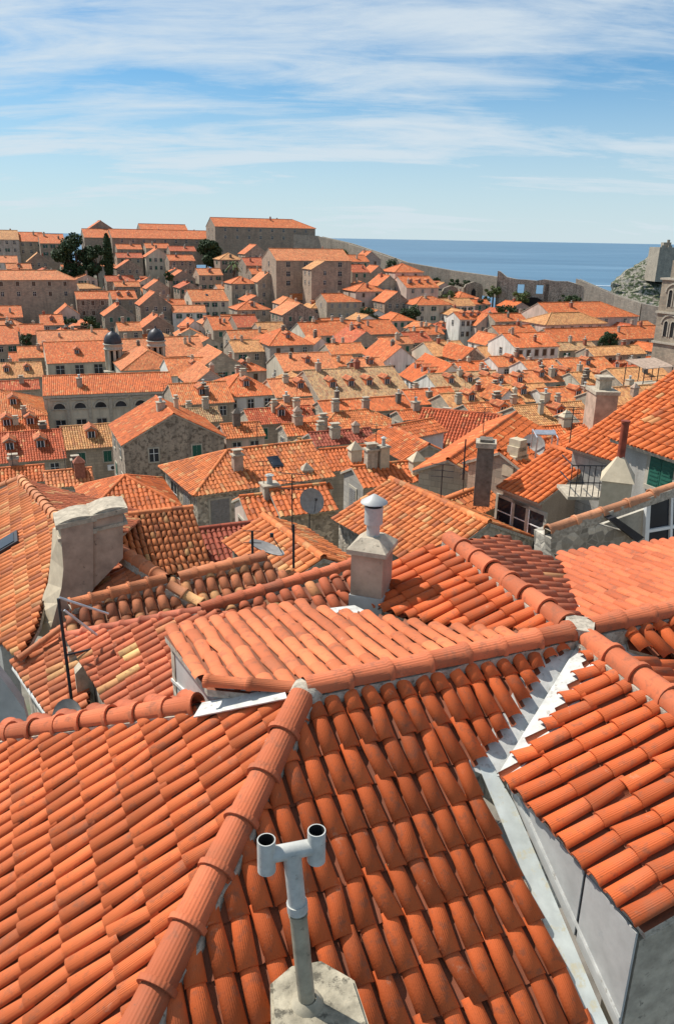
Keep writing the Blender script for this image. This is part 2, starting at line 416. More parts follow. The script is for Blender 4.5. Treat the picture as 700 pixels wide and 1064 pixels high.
# ------------------------------------------------------------------ chimneys, dormers
def chimney_mesh(base,kind,ax,w,h):
    m=MB();base=np.asarray(base,float)
    if kind=='box':
        m.box(base+V(0,0,h/2-.4),(w,w*.8,h+.8),ax,0);m.box(base+V(0,0,h+.05),(w+.16,w*.8+.16,.1),ax,1)
        m.box(base+V(0,0,h+.22),(w*.7,w*.55,.24),ax,0);m.box(base+V(0,0,h+.37),(w+.05,w*.8,.06),ax,1)
    elif kind=='hood':
        m.box(base+V(0,0,h/2-.4),(w,w*.8,h+.8),ax,0)
        t=base+V(0,0,h);ax=unit(ax);ay=np.cross(Z3,ax);q=[t-ax*w*.6-ay*w*.5,t+ax*w*.6-ay*w*.5,t+ax*w*.6+ay*w*.5,t-ax*w*.6+ay*w*.5];k=t+V(0,0,w*.75)
        m.prism(q,V(0,0,.05),0)
        for i in range(4):m.poly([q[i]+V(0,0,.05),q[(i+1)%4]+V(0,0,.05),k],0)
    elif kind=='pot':
        m.box(base+V(0,0,h/2-.4),(w,w,h+.8),ax,0);m.box(base+V(0,0,h+.04),(w+.12,w+.12,.08),ax,1)
        m.cyl(base+V(0,0,h+.08),base+V(0,0,h+.5),w*.2,w*.17,8,2);m.cyl(base+V(0,0,h+.52),base+V(0,0,h+.6),w*.32,w*.1,8,2)
    else:
        m.cyl(base-V(0,0,.3),base+V(0,0,h+.5),.09,n=8,mat=2);m.cyl(base+V(0,0,h+.5),base+V(0,0,h+.62),.17,.04,8,2)
    return m
def dormer_mesh(pos,outaz,w=1.1,h=1.0,depth=2.2,rc=None):
    o=azv(outaz);a=azv(outaz-90);p=np.asarray(pos,float);m=MB()
    F0=[p-a*w/2-V(0,0,.3),p+a*w/2-V(0,0,.3),p+a*w/2+V(0,0,h),p+V(0,0,h+w*.3),p-a*w/2+V(0,0,h)]
    m.prism(F0,-o*depth,0)
    k=p+V(0,0,h+w*.3+.04)
    for sgn in(-1,1):
        q=[k+o*.15,k-o*depth,k-o*depth+a*sgn*(w/2+.14)-V(0,0,w*.3+.08),k+o*.15+a*sgn*(w/2+.14)-V(0,0,w*.3+.08)]
        tiles(m,q if sgn<0 else q[::-1],2,.24,.36,1,2,.05)
    ridge(m,k+o*.15,k-o*depth,.09,lod=1,mat=1)
    q=p+o*.02+V(0,0,h*.45);m.box(q,(w*.62,.05,h*.7),a,3);m.box(q+o*.02,(.05,.05,h*.7),a,4)
    for t in(-1,1):m.box(q+o*.015+a*t*w*.33,(.06,.06,h*.76),a,4)
    return m
# ------------------------------------------------------------------ generic house
HOUSES=[];EAVES=[];FOOT=[]
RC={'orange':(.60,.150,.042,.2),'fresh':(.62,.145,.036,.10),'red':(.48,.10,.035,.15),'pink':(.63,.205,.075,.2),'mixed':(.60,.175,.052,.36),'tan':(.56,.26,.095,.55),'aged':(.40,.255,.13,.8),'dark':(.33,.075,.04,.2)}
RN={'orange':'orange','fresh':'bright orange','red':'red','pink':'pale orange','mixed':'mottled orange','tan':'sandy yellow','aged':'old brown','dark':'dark red'}
WC={'stone':(.42,.36,.28,1),'dark':(.31,.26,.205,1),'white':(.72,.69,.62,1),'cream':(.56,.50,.39,1),'grey':(.40,.38,.34,1),'pinkw':(.58,.44,.36,1),'brown':(.40,.32,.245,1)}
WN={'stone':'grey stone','dark':'dark stone','white':'white','cream':'cream','grey':'pale grey','pinkw':'pinkish','brown':'brown stone'}
WMAT={'stone':'ashlar','dark':'ashlar','white':'plaster','cream':'plaster','grey':'ashlar','pinkw':'plaster','brown':'old'}
def house(cx,cy,ez,ra,L,W,pitch=24,hipA=False,hipB=False,roof='orange',wall='stone',lod=None,over=.3,wf=None,wl=None,chim=1,dorm=0,wallmat=None,name=None,gz=None,label=None,cat='house',group=None,shut=None,s=.26,e=.38,hint=None,sky=0,wsz=None,sides=(1,1),wtop=.6):
    """ridge along azimuth ra; ez = eave height at the wall. Seen fronts: az ra+90 side and the ra+180 end."""
    ex=azv(ra);ey=azv(ra-90);c=V(cx,cy,0);Y=cy
    tp=math.tan(math.radians(pitch));rz=ez+W/2*tp
    if lod is None: lod=1 if Y<95 else 2 if Y<175 else 3
    if gz is None: gz=ez-9
    b=V(cx,cy,gz)
    root=empty(name or 'stone_house',b)
    hz=V(0,0,1)
    def pt(x,y,z): return c+ex*x+ey*y+V(0,0,z)
    w=MB();h2=W/2;l2=L/2
    zb=gz-1.5
    A=[pt(-l2,-h2,zb),pt(l2,-h2,zb),pt(l2,h2,zb),pt(-l2,h2,zb)]
    T=[pt(-l2,-h2,ez),pt(l2,-h2,ez),pt(l2,h2,ez),pt(-l2,h2,ez)]
    for i in range(4):
        j=(i+1)%4
        if i==1 and not hipB: w.poly([A[1],A[2],T[2],pt(l2,0,rz),T[1]])
        elif i==3 and not hipA: w.poly([A[3],A[0],T[0],pt(-l2,0,rz),T[3]])
        else: w.poly([A[i],A[j],T[j],T[i]])
    if Y<130: # eaves course
        for sg in(-1,1):w.box(pt(0,sg*(h2+.06),ez-.12),(L+.1,.16,.14),ex,1)
    wo=w.build('wall',[M[wallmat or WMAT[wall]],M['stone']],root,b,WC[wall])
    r=MB();o=over;eo=-o*tp;tm={0:0,1:0,2:0,3:0}[lod]
    ha=h2 if hipA else -.0;hb=h2 if hipB else -.0
    xa=-l2-(o if hipA else .12);xb=l2+(o if hipB else .12)
    ra_=-l2+h2 if hipA else -l2-.12;rb_=l2-h2 if hipB else l2+.12
    if rb_<ra_: ra_=rb_=(ra_+rb_)/2
    up=.03
    RA=pt(ra_,0,rz+up);RB=pt(rb_,0,rz+up)
    E=[pt(xa,-h2-o,ez+eo+up),pt(xb,-h2-o,ez+eo+up),pt(xb,h2+o,ez+eo+up),pt(xa,h2+o,ez+eo+up)]
    one=np.linalg.norm(RB-RA)<.05
    if sides[0]: tiles(r,[E[0],E[1],RB,RA] if not one else [E[0],E[1],RB],lod,s,e,0,1)
    tiles(r,[E[2],E[3],RA,RB] if not one else [E[2],E[3],RA],max(lod,2) if not (ra>-90 and ra<0) else lod,s,e,0,1)
    if hipB:tiles(r,[E[1],E[2],RB],lod,s,e,0,1)
    if hipA:tiles(r,[E[3],E[0],RA],lod,s,e,0,1)
    rl=1
    if not one:ridge(r,RA,RB,.13,lod=rl,mat=0)
    if hipA:ridge(r,RA,E[0],.12,lod=rl);ridge(r,RA,E[3],.12,lod=rl)
    if hipB:ridge(r,RB,E[1],.12,lod=rl);ridge(r,RB,E[2],.12,lod=rl)
    ro=r.build('roof',[M[{0:'tile',1:'tilem',2:'tilem',3:'tilef'}[lod]],M['mortar']],root,b,RC[roof])
    # chimneys stand in the roof
    kinds=['box','hood','pot','box','pot','box'];rr=random.Random(int(cx*31+cy*17))
    for i in range(chim):
        x=rr.uniform(-.8,.8)*(l2-.6);yv=rr.uniform(-.7,.3)*h2
        if hipA: x=max(x,ra_)
        if hipB: x=min(x,rb_)
        zr=rz-abs(yv)*tp
        k=rr.choice(kinds);m=chimney_mesh(pt(x,yv,zr),k,ex,rr.uniform(.5,.85),rr.uniform(.6,1.3))
        m.build('chimney',[M[rr.choice(['chim','chim','darkst','cement','brick','beige'])],M['cement'],M['pipe']],ro,b)
    for i in range(dorm):
        x=(-1+2*(i+.5)/dorm)*(l2*.8);yy=-h2*.62
        m=dormer_mesh(pt(x,yy,rz-abs(yy)*tp),az(-ey)) if not(ra>-90 and ra<0) else dormer_mesh(pt(x,-yy,rz-abs(yy)*tp),az(ey))
        q=m.build('dormer',[M['plaster'],M['tilem'],M['mortar'],M['glass'],M['white']],ro,b,(.62,.42,.3,.4) if 0 else (.56,.17,.07,.3))
    for i in range(sky):
        x=rr.uniform(-.5,.5)*l2;yy=-h2*.5;n_=unit(-ey*math.sin(math.radians(pitch))+Z3*math.cos(math.radians(pitch)))
        m=MB();m.box(pt(x,yy,rz-abs(yy)*tp+.1),(.8,1.1,.1),ex,0,n_);m.box(pt(x,yy,rz-abs(yy)*tp+.16),(.64,.94,.04),ex,1,n_);m.build('skylight',[M['iron'],M['glass']],ro,b)
    if Y<120 and rr.random()<.45:
        q=pt(rr.uniform(-.6,.6)*max(.5,l2-h2),0,rz);hh=rr.uniform(1.3,2.4);m=MB();m.tube([q-Z3*.2,q+Z3*hh],.022,5,0);dv_=azv(rr.uniform(0,180))
        for z_ in(.0,.25,.5): m.tube([q+Z3*(hh-z_)-dv_*.45,q+Z3*(hh-z_)+dv_*.45],.014,4,0)
        m.build('aerial',[M['iron']],ro,b)
    near=Y<75
    sh=shut or rr.choice(['none','none','green','brown','grey','greenopen'])
    ws=wsz or (.85,1.25)
    def row(spec,org,dv,n_az,length):
        rows,cols=spec
        for i in range(rows):
            for j in range(cols):
                p=org+dv*(length*((j+.5)/cols-.5))+V(0,0,-wtop-ws[1]/2-i*2.9)
                k=sh if rr.random()<.7 else 'none'
                add_window(root,p,n_az,ws[0],ws[1],k,near,b)
    # front side az ra+90 (-ey) and end az ra+180 (-ex); for ridges going away the lit side is +ey
    if ra>-90 and ra<0:
        if wf:row(wf,pt(-l2-.004,0,ez),ey,ra+180,W*.86)
        if wl:row(wl,pt(0,h2+.004,ez),ex,ra-90,L*.9)
    else:
        if wf:row(wf,pt(0,-h2-.004,ez),ex,ra+90,L*.92)
        if wl:row(wl,pt(-l2-.004,0,ez),ey,ra+180,W*.8)
    if 30<Y<150 and (wf or wl) and rr.random()<.4:
        fd=(-ey if not(ra>-90 and ra<0) else -ex);sd=ex if not(ra>-90 and ra<0) else ey;hd=(h2 if not(ra>-90 and ra<0) else l2)
        q=c+fd*(hd+.18)+sd*rr.uniform(-.4,.4)*(L if fd is not ex and not(ra>-90 and ra<0) else W)+Z3*(ez-rr.uniform(1.8,2.6))
        m=MB();m.box(q,(.85,.34,.6),sd,0);m.cyl(q+fd*.172+sd*.1,q+fd*.18+sd*.1,.22,n=14,mat=1);m.build('air_conditioner',[M['white'],M['iron']],root,b)
    HOUSES.append(dict(o=root,c=V(cx,cy,ez),rz=rz,roof=roof,wall=wall,hip=hipA or hipB,chim=chim,dorm=dorm,label=label,cat=cat,group=group,away=ra<0,L=L,W=W,sky=sky,wf=wf,hint=hint))
    FOOT.append((cx,cy,ex,ey,l2+.4,h2+.4))
    return root
TY=[(240,335),(245,330),(260,310),(280,285),(300,258),(320,232),(340,200),(360,165),(380,138),(400,118),(420,102),(440,87),(460,74),(480,62),(500,52),(520,44),(540,37),(560,31),(600,22)]
def Yof(ye): return float(np.interp(ye,[t[0] for t in TY],[t[1] for t in TY]))
GA=67.;GB=-23.
GPTS=[]   # (x,y,ground z)
JOBS=[]
def plan(cx,cy,ez,**k):
    JOBS.append((cx,cy,ez,k))
def A(x0,x1,yr,ye,Y=None,a=GA,pitch=24,hip='',hs=9,**k):
    """ridge across the view: eave from x0 to x1 at pixel height ye, ridge at yr"""
    Y=Y or Yof(ye);xc=(x0+x1)/2;E=PY(xc,ye,Y);n=azv(a);v=math.radians(az(E-C))
    p0=PY(x0,ye,Y);p1=PY(x1,ye,Y);lat=(p1-p0)[0];vv=az(E-C)
    L=max(2.5,lat*math.cos(math.radians(vv))/max(.3,math.sin(math.radians(a-vv))))
    aw=azv(a-90);tp=math.tan(math.radians(pitch));lo,hi=.8,11.
    for _ in range(40):
        w=(lo+hi)/2;R=E+aw*w+V(0,0,w*tp)
        if proj(R)[1]>yr:lo=w
        else:hi=w
    w=max(1.6,min(w,8.));Cn=E+aw*w
    if w>7.9:  # the slope is long: keep the eave
        pass
    o=k.pop('over',.3);ez=E[2]+o*tp;Wd=2*(w-o)
    k.setdefault('wf',(2,max(1,int(L/2.6))) if Y>45 else None)
    k.setdefault('wl',(1,1))
    plan(Cn[0],Cn[1],ez,ra=a,L=L-(.6 if 'L' in hip else 0),W=Wd,pitch=pitch,hipA='L' in hip or hip=='B',hipB='R' in hip or hip=='B',gz=ez-hs,**k)
def G(x0,x1,ya,ye,Y=None,a=GB,ln=9,hs=9,**k):
    """gable end towards the camera"""
    Y=Y or Yof(ye);xc=(x0+x1)/2;E=PY(xc,ye,Y);vv=az(E-C)
    lat=(PY(x1,ye,Y)-PY(x0,ye,Y))[0];W=max(2.5,lat*math.cos(math.radians(vv))/max(.3,math.cos(math.radians(a-vv))))
    lo,hi=0.,9.
    for _ in range(40):
        h=(lo+hi)/2
        if proj(E+V(0,0,h))[1]>ya:lo=h
        else:hi=h
    pitch=max(14,min(38,math.degrees(math.atan(2*h/W))));aw=azv(a);Cn=E+aw*ln/2
    k.setdefault('wf',(2,max(1,int(W/2.8))) if Y>45 else None);k.setdefault('wl',(2,max(1,int(ln/3.2))))
    plan(Cn[0],Cn[1],E[2]+.1,ra=a,L=ln,W=W-.5,pitch=pitch,gz=E[2]-hs,**k)
def RH(rl,rr,e,Y,side=1,pitch=24,hip='',hs=9,**k):
    """ridge measured by its two ends, one eave point on the seen side (side=1: az ra+90)"""
    p=PY(*rl,Y) if rl[1]>=rr[1] else PY(*rr,Y)
    p0=PZ(*rl,p[2]);p1=PZ(*rr,p[2]);ra=az(p1-p0)
    if ra>90: p0,p1=p1,p0;ra=az(p1-p0)
    if ra<-90: p0,p1=p1,p0;ra=az(p1-p0)
    dn=ra+90*side;q=PP(*e,p0,sn(dn,pitch));w=abs((q-p0)@azv(dn));tp=math.tan(math.radians(pitch));o=k.pop('over',.3)
    w=max(1.2,min(w,9));Cn=(p0+p1)/2;L=np.linalg.norm(p1-p0);hA='L' in hip or hip=='B';hB='R' in hip or hip=='B'
    if hA:Cn=Cn-azv(ra)*(w-o)/2;L+=w-o
    if hB:Cn=Cn+azv(ra)*(w-o)/2;L+=w-o
    ez=p0[2]-(w-o)*tp
    k.setdefault('wf',None);k.setdefault('wl',None)
    plan(Cn[0],Cn[1],ez,ra=ra,L=L,W=2*(w-o),pitch=pitch,hipA=hA,hipB=hB,gz=ez-hs,**k)
# ================================================================== FOREGROUND HOUSE
ZR=41.
A0=PZ(318,722,ZR);J=PZ(600,662,ZR);aR=az(J-A0)
nR=sn(aR+90,28);Hh=PP(150,1064,A0,nR);aL=-23.7
# plane L through A0, the hip and its level lines
lv=azv(aL);nL=unit(np.cross(Hh-A0,lv));nL=nL if nL[2]>0 else -nL
nS=sn(160.2+90,17);nU=sn(-21.1-90,20);nV=sn(-21.1+90,15);nD=sn(aR-90,8.5);nR2=sn(aR+90,24);nS2=sn(160.2-90,17)
b0=V(A0[0],A0[1],ZR-8)
near=empty('town_house',b0,'large foreground house with hipped and cross gabled terracotta roofs, metal cheeks and twin headed vent','house')
REDL=(.57,.135,.042,.0);REDR=(.57,.115,.030,.0);PINK=(.62,.175,.070,.0)
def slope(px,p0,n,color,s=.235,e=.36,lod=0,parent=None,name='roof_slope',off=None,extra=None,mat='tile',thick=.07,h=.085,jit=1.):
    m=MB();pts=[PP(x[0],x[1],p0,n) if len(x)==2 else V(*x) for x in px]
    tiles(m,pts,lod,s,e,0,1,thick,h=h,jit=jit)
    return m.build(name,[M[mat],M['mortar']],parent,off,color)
def sheet(px,p0,n,mat,parent,off,lift=.02,th=.012,name='flashing'):
    m=MB();pts=[(PP(x[0],x[1],p0,n) if len(x)==2 else V(*x))+n*lift for x in px];m.prism(pts,n*th,0);return m.build(name,[M[mat]],parent,off)
lB=PP(0,768,A0,nL)
slope([(318,722),(200,739),(0,768),(-150,790),(-250,1250),(58,1250)],A0,nL,REDL,parent=near,off=b0,s=.166,e=.36,h=.052)
slope([(318,722),(600,662),(558,690),(553,700),(530,745),(484,796),tuple(PP(484,796,A0,nR)+unit(nR*nR[2]-Z3)*2.75),(58,1250)],A0,nR,REDR,parent=near,off=b0,s=.184,e=.35,h=.058)
# right wing
ax5=azv(160.2);cS=PP(668,965,J,nS);eS=PP(525,806,J,nS)
rS=J+ax5*((cS-J)@ax5)
slope([tuple(J+ax5*.08),(612,690),(584,738),(530,800),tuple(eS),tuple(cS),tuple(rS)],J,nS,REDR,parent=near,off=b0,s=.182,e=.36,h=.06)
# metal clad wall below the eave of the wing
nl=azv(160.2+90)
def onR(p,n=nR,q=A0): return V(p[0],p[1],q[2]-((p[0]-q[0])*n[0]+(p[1]-q[1])*n[1])/n[2])
def wl_(s_,d=1.545): return J+nl*d+ax5*s_
def sz(p): return V(p[0],p[1],J[2]-((p[0]-J[0])*nS[0]+(p[1]-J[1])*nS[1])/nS[2])
s0_=1.0
while sz(wl_(s0_))[2]-.12<onR(wl_(s0_))[2] and s0_<2.5: s0_+=.01
s1_=(cS-J)@ax5-.05
k1=sz(wl_(s1_))-Z3*.12
mm=MB();
def cheek(sa,sb,d,th,z0=None,z1=None,mat=0):
    a,b=wl_(sa,d),wl_(sb,d);lo=[onR(a)-Z3*.02,onR(b)-Z3*.02];hi=[sz(a)-Z3*.10,sz(b)-Z3*.10]
    if z0 is not None: lo,hi=[onR(a)+Z3*z0,onR(b)+Z3*z0],[onR(a)+Z3*z1,onR(b)+Z3*z1]
    mm.prism([lo[0],lo[1],hi[1],hi[0]],nl*th,mat)
sm_=s0_+(s1_-s0_)*.66
cheek(s0_,sm_-.015,1.52,.02);cheek(sm_+.015,s1_,1.52,.02);cheek(sm_-.02,sm_+.02,1.50,.028,mat=1);cheek(s0_+.2,s1_,1.538,.014,.10,.135,2)
mm.build('metal_cheek',[M['zinc'],M['iron'],M['flash']],near,b0)
w=MB();g0=k1-nl*.05;g1=rS-ax5*.04-V(0,0,.05);g2=g1-nl*1.6-V(0,0,.7)
w.prism([g0-V(0,0,3.),g1*V(1,1,0)-nl*1.6+V(0,0,g0[2]-3),g2,g1,g0-V(0,0,.06)],-ax5*.25,0)
w.build('gable_wall',[M['cement']],near,b0)
# gutter between front slope and wing, valley sheets
sheet([(497,797),(513,800),(534,836),(618,1036),(720,1262),(690,1262),(607,1064)],A0,nR,'gutter',near,b0,.0,.01,'valley_gutter')
sheet([(603,664),(546,690),(522,742),(482,797),(505,806),(530,800),(572,742)],A0,nR,'flash',near,b0,-.012,.012)
sheet([(601,668),(560,735),(516,806),(534,806),(594,742),(622,694)],J,nS,'flash',near,b0,-.012,.012)
# back left gable slope, back right slope, dormer slope, right hand slope
slope([(470,567),(600,662),(572,662),(556,656),(510,659),(476,652),(450,648),(415,639),(384,627),(409,586),(440,571)],J,nU,REDR,parent=near,off=b0,s=.20,e=.37,h=.072)
slope([(470,567),(520,561),(575,589),(583,603),(594,645),(600,662)],J,nV,(.54,.145,.062,.05),parent=near,off=b0,s=.19,e=.36)
slope([(618,656),(611,650),(599,622),(591,603),(588,590),(580,578),(700,563),(820,548),(820,612),(700,637)],J,nD,(.60,.150,.060,.0),parent=near,off=b0,s=.175,e=.36,jit=.7,h=.045)
slope([(318,722),(600,662),(574,664),(520,658),(440,652),(380,641),(345,638),(314,628),(171,657),(215,712)],A0,nD,PINK,parent=near,off=b0,s=.178,e=.40,jit=.8,h=.042)
sheet([(574,587),(591,588),(603,610),(618,654),(600,662),(586,606)],J,nD,'flash',near,b0,-.05,.012)
sheet([(335,640),(342,628),(368,625),(395,638),(450,652),(530,664),(470,668),(390,655)],A0,nD,'flash',near,b0,-.06,.012)
slope([(650,654),(700,642),(820,617),(820,688),(700,684),(655,672)],J,nR2,REDR,parent=near,off=b0,s=.2)
slope([(640,690),(700,692),(820,704),(820,828),(700,737)],J,nS2,REDR,parent=near,off=b0,s=.2)
sheet([(605,664),(640,655),(820,618),(820,700),(720,702),(640,697)],J,nR2,'flash',near,b0,-.10,.012)
sheet([(605,668),(640,684),(720,690),(820,720),(820,828)],J,nS2,'flash',near,b0,-.10,.012)
# slope behind the back hip
bk=MB();B1=PP(205,738,A0,nL);B2=lB+(lB-B1)*.9;dv=azv(aR-90)*.9-V(0,0,.42)
tiles(bk,[A0,B2,B2+dv,A0+dv],0,.24,.36,0,1);bk.build('roof_slope',[M['tile'],M['mortar']],near,b0,(.53,.135,.06,.15))
# ridge caps
RIDC=(.50,.135,.058,.0)
def cap(p,q,r=.12,L=.40,lift=.05,c=RIDC,parent=near,off=b0,bed=1,name='ridge_cap'):
    m=MB();ridge(m,p,q,r,L,0,0,bed=bed,lift=lift);return m.build(name,[M['tile'],M['mortar']],parent,off,c)
ev=unit(J-A0)
cap(J-ev*.12,A0-ev*.0,.115,.43,.07)
cap(PP(830,609,J,nD),J+ev*.16,.115,.43,.07)
cap(J+azv(-20.5)*.18,PZ(466,564,ZR),.12,.36,.06)
cap(rS,J+ax5*.16,.125,.42,.06)
hv=unit(Hh-A0);cap(A0+hv*2.9*1.35,A0+hv*.08,.125,.41,.05)
bv=unit(lB-B1);cap(B1-bv*.03,B1+bv*5.5,.11,.36,.05)
cv=PP(215,712,A0,nD);cap(cv+nD*.0,A0+(cv-A0)*.12+nD*.02,.07,.42,.03,bed=None,c=PINK,name='verge_tile')
m=MB();m.lathe(A0+V(0,0,.0),[(.17,-.15),(.16,.05),(.11,.12),(.0,.14)],12,0);m.build('mortar_pad',[M['mortar']],near,b0);m=MB();m.box(J+V(0,0,.07),(.34,.3,.2),azv(20),0);m.build('mortar_pad',[M['mortar']],near,b0)
# metal cheeks of the dormer
c0=PP(215,712,A0,nD);c1=PP(171,657,A0,nD);dn=V(0,0,-1.)
m=MB();i_=azv(aR)*.06
m.prism([c0+i_-Z3*.05,c1+i_-Z3*.05,c1+i_-Z3*1.1,c0+i_-Z3*.62],azv(aR)*.03,0)
m.prism([c0+i_-Z3*.36,c1+i_-Z3*.62,c1+i_-Z3*.66,c0+i_-Z3*.40],-azv(aR)*.02,1)
fa=A0+Z3*.02
m.prism([c0+i_*1.02-Z3*.05,c0+i_*1.02-Z3*.62,fa-Z3*.4+azv(aR-90)*.08,fa+azv(aR-90)*.08-Z3*.03],azv(aR-90)*.03,0)
m.build('dormer_cheek',[M['zinc'],M['flash']],near,b0)
sheet([(207,753),(216,738),(300,722),(304,734)],A0,nL,'flash',near,b0,.10,.015)
# walls under the roofs
w=MB()
def vwall(p,q,zb,th,mat=0,mb=None):
    (mb or w).prism([p,q,V(q[0],q[1],zb),V(p[0],p[1],zb)],th,mat)
u0=PP(384,627,J,nU)-Z3*.22;u1=PP(556,660,J,nU)-Z3*.22
vwall(u0,u1,39.2,azv(70)*.2)
t0=PP(580,578,J,nD)-Z3*.2-azv(aR-90)*.15;t1=PP(820,548,J,nD)-Z3*.2-azv(aR-90)*.15
vwall(t0,t1,34,-azv(aR-90)*.2);vwall(c1+i_-Z3*.2,PP(345,638,A0,nD)-Z3*.2,34,-azv(aR-90)*.2)
v0=PP(520,561,J,nV)-Z3*.2;v1=PP(575,589,J,nV)-Z3*.2;vwall(v0,v1,36,-azv(aR-90)*.2);vwall(v0,PZ(470,567,ZR)-Z3*.3,36,-azv(aR-90)*.2)
vwall(u0,PP(440,571,J,nU)-Z3*.2,36,-azv(aR-90)*.2+azv(70)*.1)
w.build('wall',[M['rubble']],near,b0,WC['stone'])
# chimney with a metal cowl
cb=PP(385,622,J,nU)
ch=MB();ca=azv(-21+40)
ch.box(cb+V(0,0,.02),(.47,.42,1.4),ca,0)
ch.box(cb+V(0,0,-.02),(.50,.45,.30),ca,2)
t=cb+V(0,0,.71);ay=np.cross(Z3,ca);q=[t-ca*.29-ay*.26,t+ca*.29-ay*.26,t+ca*.29+ay*.26,t-ca*.29+ay*.26]
ch.prism(q,V(0,0,.06),1)
q=[x+V(0,0,.06) for x in q];q2=[x*.45+(t+V(0,0,.06))*.55+V(0,0,.13) for x in q]
for i in range(4):ch.poly([q[i],q[(i+1)%4],q2[(i+1)%4],q2[i]],1)
ch.poly(q2,1)
cho=ch.build('chimney',[M['chim'],M['cement'],M['zinc']],near,b0)
cw=MB();o=t+V(0,0,.15);cw.cyl(o,o+V(0,0,.24),.085,n=16);cw.cyl(o+V(0,0,.20),o+V(0,0,.43),.118,n=16);cw.cyl(o+V(0,0,.43),o+V(0,0,.50),.10,n=16,mat=1)
cw.lathe(o+V(0,0,.48),[(.175,0),(.17,.015),(.02,.11),(0,.112)],16,0);cw.build('cowl',[M['zinc'],M['black']],cho,b0)
# twin headed vent pipe on its cement block
pb=PP(325,1036,A0+nR*.42,nR)
vb=MB()
oct_=[(-.30,-.42),(.18,-.50),(.34,-.30),(.30,.10),(.10,.28),(-.12,.27),(-.27,.16)]
bx=azv(80);by=azv(-10)
vb.prism([pb+bx*x+by*y-Z3*1.0 for x,y in oct_],V(0,0,.97),0)
vb.prism([pb+(bx*x+by*y)*.93-Z3*.03 for x,y in oct_],V(0,0,.03),0)
vbo=vb.build('vent_block',[M['cement2']],near,b0)
vp=MB();o=PP(319,1042,pb,Z3);dep=proj(o)[2]
Ht=None
lo,hi=.2,2.
for _ in range(40):
    h=(lo+hi)/2
    if proj(o+V(0,0,h))[1]>884:lo=h
    else:hi=h
H_=h;tp_=PY(303,884,o[1]+.02)
ta=azv(74);pd=tp_-o;vp.cyl(o-pd*.05,o+pd*.66,.056,n=20,mat=1);vp.cyl(o+pd*.64,tp_,.056,n=20,mat=0);vp.cyl(o+pd*.63,o+pd*.68,.066,n=20,mat=0);vp.cyl(o+pd*.60,o+pd*.615,.062,n=20,mat=1);vp.lathe(o-pd*.0,[(.12,-.03),(.10,.02),(.06,.05)],14,1)
vp.cyl(tp_-ta*.155,tp_+ta*.155,.05,n=20,mat=0)
for sg in(-1,1):
    e_=tp_+ta*sg*.155
    n_=20;vp.cyl(e_-V(0,0,.11),e_+V(0,0,.12),.056,n=n_,mat=0,caps=False);vp.cyl(e_+V(0,0,.12),e_-V(0,0,.11),.049,n=n_,mat=2,caps=False)
    vp.cyl(e_+V(0,0,.0),e_+V(0,0,.01),.049,n=n_,mat=2)
    th=np.arange(n_)*2*math.pi/n_;ci=np.stack([np.cos(th),np.sin(th),0*th],1)
    for z in(.12,-.11):
        vp.add(np.concatenate([e_+V(0,0,z)+ci*.056,e_+V(0,0,z)+ci*.049]),[[i,(i+1)%n_,(i+1)%n_+n_,i+n_] for i in range(n_)],0)
vp.build('vent_pipe',[M['pipe'],M['oldpipe'],M['black']],vbo,b0)
GPTS.append((A0[0],A0[1],29.));GPTS.append((J[0]+3,J[1],29.))

# ================================================================== HOUSES DOWN LEFT
K=PY(172,605,15.5);nX=sn(-113,25);bX=V(K[0],K[1],K[2]-8)
lx=empty('town_house',bX,'aged orange house with crossing ridges at lower left, beside the curved chimney wall','house')
ORG=(.56,.17,.07,.22)
slope([(128,577),(168,604),(150,612),(74,632),(70,655),(84,676),(94,700),(92,745),(58,748),(15,688),(66,652),(105,605)],K,nX,ORG,parent=lx,off=bX,s=.25,e=.36)
nZ=sn(157,24)
slope([(75,631),(172,604),(206,632),(70,668)],K,nZ,(.56,.19,.085,.55),parent=lx,off=bX,s=.26,e=.40,h=.10)
slope([(172,604),(272,582),(300,600),(350,600),(214,633)],K,nZ,(.56,.19,.085,.5),parent=lx,off=bX,s=.26,e=.40,h=.10)
ORR=(.58,.20,.085,.3)
cap(PZ(126,575,K[2]),K,.15,.45,.05,ORR,lx,bX);cap(PP(73,632,K,nZ),K,.15,.45,.05,ORR,lx,bX);cap(PP(275,581,K,nZ),K+ev*.3,.15,.45,.05,ORR,lx,bX);cap(PP(208,630,K,nZ),K-azv(-23)*.3,.13,.4,.05,(.58,.26,.11,.4),lx,bX)
m=MB();e0=PP(15,688,K,nX)-Z3*.15;e1=PP(58,748,K,nX)-Z3*.15;m.tube([e0,e1],.07,8,0);m.build('gutter',[M['flash']],lx,bX)
m=MB();vwall(e0-azv(-113)*.2,e1-azv(-113)*.2+azv(157)*2,26,-azv(-113)*.3,0,m);k=PP(214,633,K,nZ);
vwall(PP(70,668,K,nZ)-Z3*.2,PP(350,600,K,nZ)-Z3*.2,28,azv(-23)*.3,0,m);m.build('wall',[M['rubble']],lx,bX,WC['stone'])
